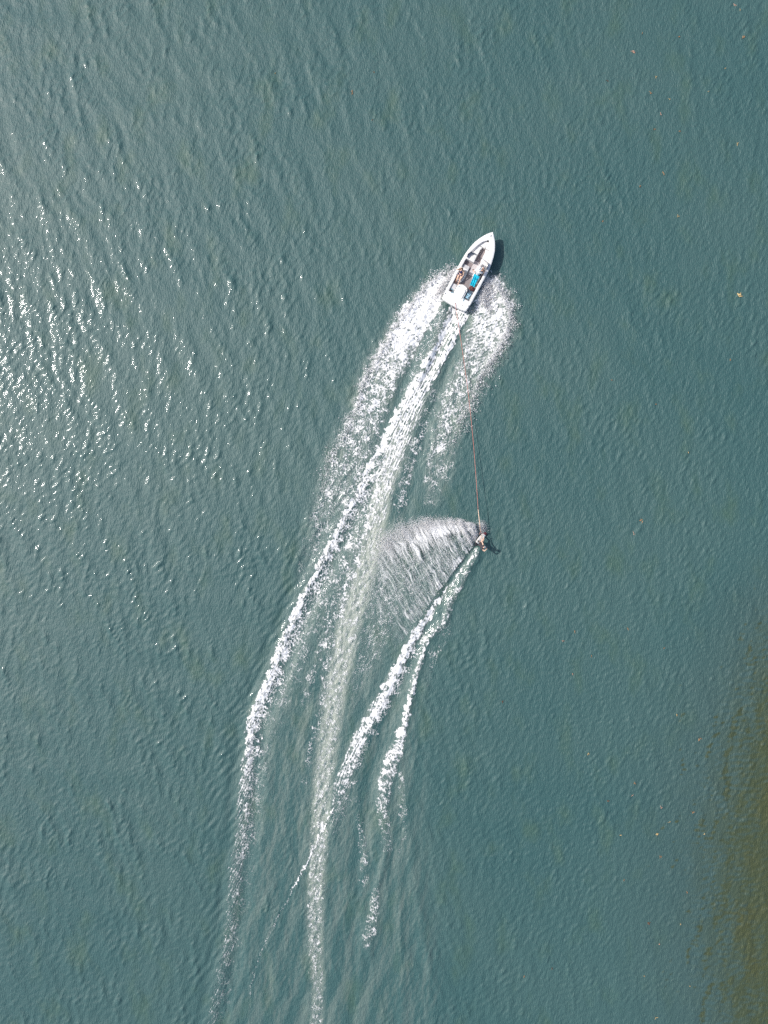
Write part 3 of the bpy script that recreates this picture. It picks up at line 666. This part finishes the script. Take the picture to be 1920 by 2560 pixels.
for poly, z in (([(290, -88), (306, -62), (296, -52), (284, -82)], .642), ([(292, 52), (272, 74), (232, 80), (262, 60)], .642),
                ([(198, -206), (215, -180), (214, -150), (186, -114), (186, -124), (192, -160)], .505),
                ([(148, -104), (172, -116), (150, -150), (128, -150)], .658), ([(166, 92), (134, 120), (98, 112), (112, 96)], .658)):
    prism("trim_panel", poly, z - .01, z + .004, TRIM, bev=0)
us = [0, 6, 20, 40, 90, 148]
deck = [(u, bw_(u) - 4 - (14 if u == 0 else 4 if u == 6 else 0)) for u in us]
prism("aft_deck", deck + [(u, -w_) for u, w_ in deck[::-1]], .10, .655, GEL, bev=.035, seg=3)
pl = [(20, 236), (-8, 232), (-26, 205), (-36, 140), (-40, 60)]
prism("swim_platform", pl + [(u, -w_) for u, w_ in pl[::-1]], .30, .60, GEL, bev=.03, seg=3)
box("deck_slot", 31, 38, 112, 146, .653, .662, DARK, .003)
box("tow_eye", -2, 12, -5, 5, .654, .72, STEEL, .01)
box("stern_light", 66, 76, 214, 224, .653, .70, DARK, .008)
for sgn in (-1, 1): box("stern_cleat", 60, 90, sgn * 232 - 3, sgn * 232 + 3, .654, .70, STEEL, .008)
box("outdrive", -30, -2, -26, 26, -.45, .20, DARK, .05)
for sgn in (-1, 1): box("grab_rail", 420, 520, sgn * 214 - 2, sgn * 214 + 2, .62, .66, STEEL, .008)

# ------------------------------------------------------------------ things lying in the boat
def towel(name, corners, nu, nv, zf, m_, label, cat, thick=.012):
    base = Vector(sum((Vector((c[0], c[1], 0)) for c in corners), Vector()) / 4)
    root_loc = L(base.x, base.y, zf(base.x, base.y, .5, .5))
    bm = bmesh.new(); c = [Vector((a, b, 0)) for a, b in corners]
    grid = []
    for i in range(nu + 1):
        s = i / nu; row = []
        for j in range(nv + 1):
            t = j / nv; p = (c[0] * (1 - s) + c[1] * s) * (1 - t) + (c[3] * (1 - s) + c[2] * s) * t
            row.append(bm.verts.new(L(p.x, p.y, zf(p.x, p.y, s, t)) - root_loc))
        grid.append(row)
    for i in range(nu):
        for j in range(nv): bm.faces.new((grid[i][j], grid[i + 1][j], grid[i + 1][j + 1], grid[i][j + 1]))
    r = bmesh.ops.extrude_face_region(bm, geom=bm.faces[:])
    for v in [e for e in r["geom"] if isinstance(e, bmesh.types.BMVert)]: v.co.z += thick
    bmesh.ops.recalc_face_normals(bm, faces=bm.faces)
    o = from_bm(name, bm, m_, None, True); o.matrix_world = MB @ Matrix.Translation(root_loc)
    tag(o, label, cat); return o, root_loc
def tz(u, w_, s, t):
    fold = .035 * math.sin(w_ * .17 + u * .03) + .015 * math.sin(u * .11 + w_ * .3)
    if u > 596: return .62 + fold * .3 - .004 * (u - 596)
    if u > 548: return .825 + fold * .3
    if u > 520: return .825 - (548 - u) / 28 * .33 + fold
    if u > 474: return .50 + fold
    return .50 - (474 - u) / 54 * .22 + fold
towel("turquoise_towel", [(422, 72), (600, 56), (608, 160), (424, 158)], 26, 16, tz, TURQ, "turquoise towel draped over the back of the helm seat", "towel")
def sz(u, w_, s, t): return .478 + .014 * math.sin(u * .09) * (1 if u > 285 else .2) + .02 * (u > 300) * math.sin(u * .24 + w_ * .05)
sl, slo = towel("slate_towel", [(174, 94), (352, 98), (352, 180), (174, 184)], 30, 12, sz, SLATE, "dark slate towel with pale blue letters on the starboard stern seat", "towel")
def letter(ch, u0, w0, size):
    cu = bpy.data.curves.new("letter", 'FONT'); cu.body = ch; cu.size = size; cu.extrude = .003; cu.offset = .006
    tmp = bpy.data.objects.new("letter", cu); COL.objects.link(tmp)
    bpy.context.view_layer.update()
    me = bpy.data.meshes.new_from_object(tmp.evaluated_get(bpy.context.evaluated_depsgraph_get()))
    bpy.data.objects.remove(tmp)
    o = link("printed_letter", me, PALEB, sl, False)
    o.location = L(u0, w0, .503) - slo
letter("R", 186, 162, .37); letter("E", 236, 164, .37)
def bag():
    root_loc = L(368, 140, .47)
    bm = bmesh.new(); bmesh.ops.create_icosphere(bm, subdivisions=3, radius=1)
    for v in bm.verts:
        n = v.co.copy(); sx, sy, sz_ = .16, .22, .14
        f = 1 + .10 * math.sin(7 * n.x + 3 * n.y) + .08 * math.sin(9 * n.y - 4 * n.z)
        p = [math.copysign(abs(c) ** .7, c) for c in n]
        v.co = Vector((p[0] * sx * f, p[1] * sy * f, max(p[2] * sz_ * f, -.09) + .09))
    o = from_bm("bag", bm, BAGM, None, True); o.matrix_world = MB @ Matrix.Translation(root_loc)
    tag(o, "small maroon brown bag on the stern seat behind the turquoise towel", "bag")
    tube("strap", [(-.1, .1, .2), (-.05, .0, .26), (.05, -.05, .25), (.1, -.14, .17)], .012, DARK, o, 6)
    zp = tube("zip", [(-.12, -.02, .205), (0, .03, .225), (.12, .02, .205)], .008, ROPEW, o, 5)
bag()

# ------------------------------------------------------------------ people
def solid(name, parts, m_, parent, voxel=.012, smooth=6):
    """one continuous skin over overlapping tapered limbs and ellipsoids"""
    bm = bmesh.new()
    for p in parts:
        if p[0] == 'e':                                    # ellipsoid centre, radii, rotation matrix
            _, c, r, M = p
            g_ = bmesh.ops.create_icosphere(bm, subdivisions=3, radius=1)
            bmesh.ops.transform(bm, verts=g_["verts"], matrix=Matrix.Translation(c) @ (M.to_4x4() if M else Matrix()) @ Matrix.Diagonal((*r, 1)))
        else:
            _, a, b, ra, rb = p
            a, b = Vector(a), Vector(b); d = b - a
            q = d.to_track_quat('Z', 'Y').to_matrix().to_4x4()
            g_ = bmesh.ops.create_cone(bm, cap_ends=True, segments=14, radius1=ra, radius2=rb, depth=d.length)
            bmesh.ops.transform(bm, verts=g_["verts"], matrix=Matrix.Translation((a + b) / 2) @ q)
            for c, r in ((a, ra), (b, rb)):
                g_ = bmesh.ops.create_icosphere(bm, subdivisions=2, radius=r * 1.0)
                bmesh.ops.translate(bm, verts=g_["verts"], vec=c)
    me = bpy.data.meshes.new("tmp"); bm.to_mesh(me); bm.free()
    tmp = bpy.data.objects.new("tmp", me); COL.objects.link(tmp)
    md = tmp.modifiers.new("r", 'REMESH'); md.mode = 'VOXEL'; md.voxel_size = voxel; md.use_smooth_shade = True
    ms = tmp.modifiers.new("s", 'SMOOTH'); ms.iterations = smooth; ms.factor = .5
    bpy.context.view_layer.update()
    me2 = bpy.data.meshes.new_from_object(tmp.evaluated_get(bpy.context.evaluated_depsgraph_get()))
    me2.name = name
    bpy.data.objects.remove(tmp); bpy.data.meshes.remove(me)
    return link(name, me2, m_, parent)
def hand(wrist, tip_dir, palm_n, curl=.5, thumb=1):
    """palm and five bent fingers"""
    d = Vector(tip_dir).normalized(); nrm = Vector(palm_n); nrm = (nrm - d * nrm.dot(d)).normalized(); s = d.cross(nrm)
    w0 = Vector(wrist); out = [('c', w0, w0 + d * .05, .026, .03), ('c', w0 + d * .04 + s * .022, w0 + d * .085 + s * .028, .018, .015), ('c', w0 + d * .04 - s * .022, w0 + d * .085 - s * .028, .018, .015)]
    for k, (off, ln) in enumerate(((-.033, .062), (-.011, .078), (.011, .084), (.033, .074))):
        a = w0 + d * .088 + s * off; b = a + (d * math.cos(curl) + nrm * math.sin(curl)) * ln * .5; c = b + (d * math.cos(curl * 2.2) + nrm * math.sin(curl * 2.2)) * ln * .5
        out += [('c', a, b, .0095, .009), ('c', b, c, .009, .0078)]
    a = w0 + d * .03 + s * .03 * thumb; b = a + (d * .7 + s * .7 * thumb).normalized() * .035; c = b + (d * .9 + nrm * .4).normalized() * .032
    return out + [('c', a, b, .012, .011), ('c', b, c, .011, .009)]
def head(c, up, fwd):
    """skull, jaw, nose, ears around centre c"""
    up = Vector(up).normalized(); f = Vector(fwd); f = (f - up * f.dot(up)).normalized(); s = up.cross(f)
    M = Matrix((s, f, up)).transposed(); c = Vector(c)
    P = [('e', c + up * .025, (.075, .095, .09), M), ('e', c - up * .045 + f * .025, (.058, .068, .068), M), ('c', c + f * .092 + up * .01, c + f * .108 - up * .022, .010, .014)]
    for k in (-1, 1): P.append(('e', c + s * .076 * k - up * .005, (.012, .022, .03), M))
    return P, (c, up, f, s, M)
def face(fr_, parent):
    c, up, f, s, M = fr_
    for k in (-1, 1):
        solid("eye", [('e', c + f * .086 + s * .032 * k + up * .005, (.013, .008, .008), M)], DARK, parent, .004, 1)
    solid("mouth", [('c', c + f * .092 - up * .058 - s * .02, c + f * .092 - up * .058 + s * .02, .006, .006)], BAGM, parent, .004, 1)
def V(u, w_, z): return L(u, w_, z)

def place(name, base, label):
    root = empty(name); root.matrix_world = MB @ Matrix.Translation(base); tag(root, label, "person")
    return root
def shift(parts, base):
    o = []
    for p in parts:
        if p[0] == 'e': o.append(('e', Vector(p[1]) - base, p[2], p[3]))
        else: o.append(('c', Vector(p[1]) - base, Vector(p[2]) - base, p[3], p[4]))
    return o
def shift_frame(fr_, base): return (fr_[0] - base,) + fr_[1:]

# --- passenger leaning back on the port lounge, facing the stern
def passenger():
    base = V(470, -140, .46); root = place("person", base, "seated passenger in a navy bandeau top leaning back on the port lounge")
    hip = V(488, -146, .57); chest = V(530, -156, .84); nck = V(545, -162, 1.02); hd = V(540, -166, 1.17)
    fwd = V(-1, .25, 0) - V(0, 0, 0)
    body = [('c', hip, chest, .135, .13), ('e', chest + Vector((0, 0, .03)), (.12, .17, .14), None), ('c', chest, nck, .09, .055), ('c', nck, hd, .052, .05)]
    hp, fr_ = head(hd, (-.05, 0, 1), (-.9, -.1, -.35)); body += hp
    hands = []
    for (hx, kn, an, ft) in ((V(480, -172, .56), V(388, -164, .66), V(366, -166, .42), V(338, -168, .36)), (V(480, -124, .56), V(384, -112, .66), V(362, -112, .42), V(334, -110, .36))):
        body += [('c', hip, hx, .12, .10), ('c', hx, kn, .095, .062), ('c', kn, an, .06, .04), ('c', an, ft, .04, .03)]
    # arm raised with the elbow out over the gunwale, hand behind the head
    shp, shs = V(540, -200, .96), V(540, -122, .96)
    el, wr = V(500, -236, 1.02), V(540, -205, 1.16)
    body += [('c', chest, shp, .08, .058), ('c', shp, el, .054, .042), ('c', el, wr, .042, .028)] + hand(wr, V(10, 30, .02), (0, 0, -1), .6, 1)
    el2, wr2 = V(490, -98, .76), V(438, -108, .68)
    body += [('c', chest, shs, .08, .058), ('c', shs, el2, .054, .042), ('c', el2, wr2, .042, .028)] + hand(wr2, V(-40, -8, -.02), (0, 0, -1), .35, -1)
    b_ = solid("body", shift(body, base), SKINP, root)
    top = [('c', chest - Vector((.05, .0, .02)), chest + Vector((.0, 0, .03)), .145, .145), ('e', chest + Vector((0, 0, .0)), (.138, .185, .09), None)]
    solid("bandeau_top", shift(top, base), NAVY, root)
    bt = [('c', hip, V(480, -170, .57), .14, .118), ('c', hip, V(480, -124, .57), .14, .118)]
    solid("shorts", shift(bt, base), NAVY, root)
    c, up, f, s, M = fr_
    hair = [('e', c + up * .04 - f * .02, (.088, .096, .09), M), ('c', c - f * .07, c - f * .09 - up * .16 + s * .02, .06, .035), ('c', c + s * .07, c + s * .08 - up * .14 - f * .02, .035, .02), ('c', c - s * .07, c - s * .08 - up * .14 - f * .02, .035, .02)]
    solid("hair", shift(hair, base), HAIR, root)
    face(shift_frame(fr_, base), root)
passenger()

# --- driver at the helm
def driver():
    base = V(650, 112, .46); root = place("person", base, "driver in a white shirt and white sun hat at the helm")
    hip = V(632, 110, .57); chest = V(650, 104, .86); nck = V(662, 98, 1.05); hd = V(676, 92, 1.20)
    body = [('c', hip, chest, .14, .14), ('e', chest + Vector((0, 0, .04)), (.12, .19, .14), None), ('c', chest, nck, .09, .058), ('c', nck, hd, .055, .05)]
    hp, fr_ = head(hd, (.1, 0, 1), (1, .1, -.1)); body += hp
    for hx, kn, an, ft in ((V(636, 86, .56), V(728, 84, .60), V(746, 84, .41), V(768, 82, .36)), (V(636, 136, .56), V(728, 150, .60), V(746, 150, .41), V(768, 152, .36))):
        body += [('c', hip, hx, .12, .10), ('c', hx, kn, .09, .062), ('c', kn, an, .058, .04), ('c', an, ft, .042, .032)]
    shs, shp = V(654, 152, 1.0), V(654, 58, 1.0)
    el, wr = V(672, 184, .80), V(735, 160, .90)
    body += [('c', chest, shs, .08, .06), ('c', shs, el, .055, .044), ('c', el, wr, .042, .03)] + hand(wr, V(20, -20, .05), (0, 0, -1), .9, 1)
    el2, wr2 = V(620, 40, .86), V(640, 12, .80)
    body += [('c', chest, shp, .08, .06), ('c', shp, el2, .055, .042), ('c', el2, wr2, .04, .028)] + hand(wr2, V(8, -12, -.02), (0, 0, -1), .9, -1)
    solid("body", shift(body, base), SKIN, root)
    sh = [('c', hip + Vector((0, 0, .05)), chest, .155, .155), ('e', chest + Vector((0, 0, .05)), (.15, .215, .16), None), ('c', chest, shs, .10, .082), ('c', shs, shs.lerp(el, .5), .08, .068), ('c', chest, shp, .10, .082), ('c', shp, shp.lerp(el2, .5), .08, .066)]
    solid("shirt", shift(sh, base), WHITE, root)
    solid("shorts", shift([('c', hip, V(636, 86, .56), .145, .12), ('c', hip, V(636, 136, .56), .145, .12), ('c', V(636, 86, .56), V(700, 84, .59), .11, .085), ('c', V(636, 136, .56), V(700, 148, .59), .11, .085)], base), CHAR, root)
    c, up, f, s, M = fr_
    solid("hair", shift([('e', c + up * .02 - f * .02, (.082, .09, .085), M)], base), HAIR, root)
    solid("sun_hat", shift([('e', c + up * .06, (.20, .21, .014), M), ('e', c + up * .085, (.094, .108, .075), M)], base), WHITE, root, .010)
    face(shift_frame(fr_, base), root)
    ph = box("phone", -8, 8, -3.5, 3.5, -.006, .006, DARK, .003, None)
    p0 = V(648, 4, .80); ph.matrix_world = MB @ Matrix.Translation(p0) @ Matrix.Rotation(R(-35), 4, 'Z')
    ph.scale = (2.0, 2.0, 1.4)
    tag(ph, "small black phone in the driver's left hand", "phone")
driver()

# ------------------------------------------------------------------ wakeboard, rider and tow rope
def Z3(x, y, z): return W(1140 + x * 120 / 1659, 1280 + y * 120 / 1659, z)
def rider():
    bc = Z3(845, 925, .16)
    axd = Vector((.62, .78, .06)).normalized(); side = Vector((.78, -.62, 0)); side = (side - axd * side.dot(axd)).normalized(); upv = side.cross(axd); 
    if upv.z < 0: upv = -upv
    tilt = R(28)
    nb = (upv * math.cos(tilt) + side * math.sin(tilt)).normalized(); sb = axd.cross(nb).normalized()
    Mb = Matrix((axd, nb.cross(axd), nb)).transposed().to_4x4()
    board = empty("wakeboard"); board.matrix_world = Matrix.Translation(bc) @ Mb
    tag(board, "white wakeboard with dark tips under the rider's feet", "wakeboard")
    def plate(name, x0, x1, m_):
        bm = bmesh.new(); rows = []
        for x in np.linspace(x0, x1, 14):
            hw = .20 * (1 - abs(x / .66) ** 4.5) ** .5 if abs(x) < .655 else .02
            hw *= 1 - .05 * (x / .6) ** 2
            zr = .10 * (abs(x) / .65) ** 2.4
            rows.append([Vector((x, -hw, zr)), Vector((x, -hw * .8, zr + .016)), Vector((x, 0, zr + .02)), Vector((x, hw * .8, zr + .016)), Vector((x, hw, zr)), Vector((x, hw * .7, zr - .016)), Vector((x, -hw * .7, zr - .016)), Vector((x, -hw, zr))])
        return strip(name, rows, m_, board, True, False)
    plate("deck", -.42, .44, BOARDM); plate("tail_tip", -.655, -.421, CHAR); plate("nose_tip", .441, .655, BOARDT)
    for x in (-.24, .26):
        solid("boot", [('c', (x, -.06, .05), (x, .08, .05), .055, .05), ('c', (x, -.05, .05), (x, -.05, .18), .055, .055)], CHAR if x < 0 else BOARDM, board, .012)
    base = bc.copy()
    root = empty("person", base); tag(root, "wakeboard rider in a dark vest leaning back from the tow rope", "person")
    fF, fR = Matrix.Translation(bc) @ Mb @ Vector((.26, -.05, .12)), Matrix.Translation(bc) @ Mb @ Vector((-.24, -.05, .12))
    kF, kR = Z3(955, 930, .52), Z3(880, 1030, .55)
    hip = Z3(848, 1120, .66); chest = Z3(905, 1205, .98); nck = Z3(955, 1225, 1.14); hd = Z3(1005, 1215, 1.26)
    hF, hR = Z3(880, 1100, .68), Z3(815, 1130, .66)
    body = [('c', hip, chest, .135, .13), ('e', chest, (.14, .16, .15), None), ('c', chest, nck, .09, .055), ('c', nck, hd, .055, .05)]
    hp, fr_ = head(hd, (.35, .05, .9), (-.35, .9, -.1)); body += hp
    for hx, k_, f_ in ((hF, kF, fF), (hR, kR, fR)):
        body += [('c', hip, hx, .12, .10), ('c', hx, k_, .098, .066), ('c', k_, f_, .064, .042)]
    sF, sR = Z3(950, 1155, 1.12), Z3(905, 1285, 1.08)
    eF, wF = Z3(893, 1010, .98), Z3(868, 868, .92)
    eR, wR = Z3(985, 1350, 1.10), Z3(1050, 1292, 1.20)
    body += [('c', chest, sF, .09, .062), ('c', sF, eF, .058, .046), ('c', eF, wF, .045, .03)] + hand(wF, Z3(866, 800, .92) - wF, (0, 0, -1), 1.0, 1)
    body += [('c', chest, sR, .09, .062), ('c', sR, eR, .058, .046), ('c', eR, wR, .045, .03)] + hand(wR, Z3(1065, 1250, 1.24) - wR, (0, 0, -1), .4, 1)
    solid("body", shift(body, base), SKINP, root)
    vest = [('c', hip.lerp(chest, .25), chest, .155, .16), ('e', chest, (.165, .18, .17), None), ('c', chest, sF, .11, .075), ('c', chest, sR, .11, .075), ('c', chest, nck.lerp(chest, .4), .12, .09)]
    solid("vest", shift(vest, base), CHAR, root)
    solid("shorts", shift([('c', hip, hF, .145, .118), ('c', hip, hR, .145, .118), ('c', hR, hR.lerp(kR, .7), .115, .09), ('c', hF, hF.lerp(kF, .35), .115, .10)], base), CHAR, root)
    c, up, f, s, M = fr_
    solid("helmet", shift([('e', c + up * .035 - f * .01, (.098, .112, .10), M)], base), mat("grey_helmet", (.12, .14, .17), .25, .5), root)
    face(shift_frame(fr_, base), root)
    # tow rope from the boat's tow eye to the handle
    grip = Z3(866, 812, .92)
    p0 = MB @ L(4, 0, .71)
    rp = empty("tow_rope", p0); tag(rp, "long red tow rope stretched from the boat's stern to the rider", "rope")
    pts = []; mid = W(1163, 955, .75)
    e = grip + (p0 - grip).normalized() * 2.0
    for i in range(61):
        t = i / 60
        p = p0.lerp(e, t); p = p + Vector((.30 * math.sin(math.pi * t) , 0, -.45 * math.sin(math.pi * t)))
        pts.append(p - p0)
    tube("rope", pts, .016, ROPE, rp, 6)
    tube("leader", [e - p0, e.lerp(grip, .5) - p0, grip + (e - grip) * .16 - p0], .026, ROPEW, rp, 6)
    gd = Vector((.85, -.4, 0)).normalized()
    hb = tube("handle", [grip - gd * .17 - p0, grip - gd * .06 - p0, grip + gd * .06 - p0, grip + gd * .17 - p0], .017, DARK, rp, 8)
    y0 = grip + (e - grip) * .16
    for k in (-1, 1): tube("bridle", [y0 - p0, grip + gd * .16 * k - p0], .010, ROPE, rp, 5)
rider()

# ------------------------------------------------------------------ scraps of weed drifting on the water
ORG = [mat("orange_weed", (.44, .25, .12), .7, .2, (30, .3)), mat("tan_weed", (.62, .46, .22), .7, .2, (30, .3)), mat("brown_weed", (.17, .085, .05), .7, .2, (30, .3)), mat("pink_weed", (.46, .29, .22), .7, .2, (30, .3))]
def scrap_mesh(seed, size, kind):
    r_ = random.Random(seed); bm = bmesh.new()
    nb = {0: 5, 1: 3, 2: 9}[kind]
    for k in range(nb):
        a = r_.uniform(0, 6.283); ln = size * r_.uniform(.45, 1); wd = size * r_.uniform(.12, .24); o_ = Vector((r_.uniform(-.25, .25), r_.uniform(-.25, .25), 0)) * size
        d = Vector((math.cos(a), math.sin(a), 0)); s = Vector((-d.y, d.x, 0)); bend = r_.uniform(-.3, .3) * size
        rows = []
        for t, ww in ((0, .3), (.35, 1), (.7, .8), (1, .05)):
            c = o_ + d * ln * t + s * bend * t * t + Vector((0, 0, .012 + .02 * math.sin(t * 3)))
            rows.append([bm.verts.new(c - s * wd * ww * .5), bm.verts.new(c + Vector((0, 0, .014))), bm.verts.new(c + s * wd * ww * .5), bm.verts.new(c - Vector((0, 0, .01)))])
        for p, q in zip(rows[:-1], rows[1:]):
            for i in range(4): bm.faces.new((p[i], q[i], q[(i + 1) % 4], p[(i + 1) % 4]))
    bmesh.ops.recalc_face_normals(bm, faces=bm.faces)
    me = bpy.data.meshes.new("weed_scrap"); bm.to_mesh(me); bm.free(); return me
def words(n):
    a = "zero one two three four five six seven eight nine ten eleven twelve thirteen fourteen fifteen sixteen seventeen eighteen nineteen".split()
    b = "twenty thirty forty fifty sixty seventy eighty ninety".split()
    return a[n] if n < 20 else b[n // 10 - 2] + ("-" + a[n % 10] if n % 10 else "")
def scrap(px, py, size, kind, m_, label, group=None, seed=0):
    me = scrap_mesh(seed or int(px * 7 + py), size, kind)
    p = W(px, py); p.z = float(height_at(p.x, p.y)) + .01
    o = link("floating_weed", me, ORG[m_], None, False); o.location = p
    if label.startswith("tiny"):
        label = "tiny %s weed scrap, %s percent across and %s percent down the picture" % (("orange", "tan", "dark brown", "pinkish")[m_], words(round(px / 19.2)), words(round(py / 25.6)))
    tag(o, label, "weed", group)
G1 = "weed scraps drifting on the lake"
scrap(1848, 740, .30, 2, 1, "largest tan weed clump floating near the right edge, level with the boat's stern", G1)
scrap(1583, 130, .24, 2, 3, "pinkish weed clump floating near the top, right of the boat's bow", G1)
scrap(1836, 13, .2, 0, 3, "pinkish weed scrap at the very top edge, near the right corner", G1)
scrap(1859, 94, .2, 0, 0, "orange weed scrap close to the upper right corner", G1)
scrap(1843, 360, .16, 0, 1, "bright tan weed scrap near the right edge, higher than the boat", G1)
scrap(1694, 540, .17, 0, 1, "bright tan weed scrap right of the bow, about level with it", G1)
scrap(882, 231, .2, 0, 0, "orange weed scrap near the top, on open water left of the boat", G1)
scrap(1605, 1300, .24, 0, 0, "orange weed scrap level with the rider, far to the rider's right", G1)
scrap(1583, 1334, .2, 1, 3, "thin pinkish weed strand just below an orange scrap, right of the rider", G1)
scrap(1256, 1753, .18, 0, 2, "brown weed scrap right of the rider's wake", G1)
scrap(1470, 1884, .15, 0, 1, "yellowish weed scrap on open water between the rider's wake and the shallows", G1)
scrap(1643, 2085, .18, 2, 1, "yellow tan weed tuft just left of the dark weedy shallows", G1)
scrap(1747, 1846, .26, 1, 0, "long upright orange weed strand at the upper edge of the shallows", G1)
scrap(1622, 2307, .2, 2, 2, "dark reddish brown weed tuft left of the shallows, near the bottom", G1)
for px, py, sz_, m_ in ((1519,202,.15,2),(1640,192,.14,1),(1626,232,.17,0),(1651,285,.15,3),(1637,323,.13,0),(1699,329,.12,0),(1659,434,.17,0),(1599,465,.14,0),(1507,552,.12,0),(1814,172,.1,1),(1674,248,.1,1),(1699,91,.16,0),(1605,84,.1,0),(1850,25,.1,1),(930,300,.1,0),(935,180,.1,0),(688,182,.12,1),(1770,230,.1,1)):
    scrap(px, py, sz_, 0, m_, "tiny weed scrap drifting in the upper part of the lake", "tiny weed scraps in the upper part of the lake")
for px, py, sz_, m_ in ((1438,1580,.14,0),(1408,1602,.16,3),(1571,1572,.14,0),(1432,1684,.13,3),(1693,1788,.14,1),(1652,2017,.18,3),(1550,2088,.13,1),(1581,1988,.15,3),(1519,2003,.15,2),(1586,1957,.12,0),(1673,2055,.12,1),(1733,2030,.16,0),(1651,2143,.16,0),(1760,2085,.12,1),(1717,2231,.13,0),(1649,2359,.13,3),(1725,2464,.1,1),(1640,2544,.14,1),(1478,1640,.1,0),(1660,1620,.1,0),(1380,2420,.12,2),(1310,2440,.12,0),(1700,2310,.1,1),(1560,2200,.1,0),(1610,2440,.1,1),(1530,950,.11,0),(1640,1010,.11,0),(1825,900,.12,0),(1720,1130,.1,1)):
    scrap(px, py, sz_, 0, m_, "tiny weed scrap drifting in the lower right half of the lake", "tiny weed scraps in the lower right half of the lake")
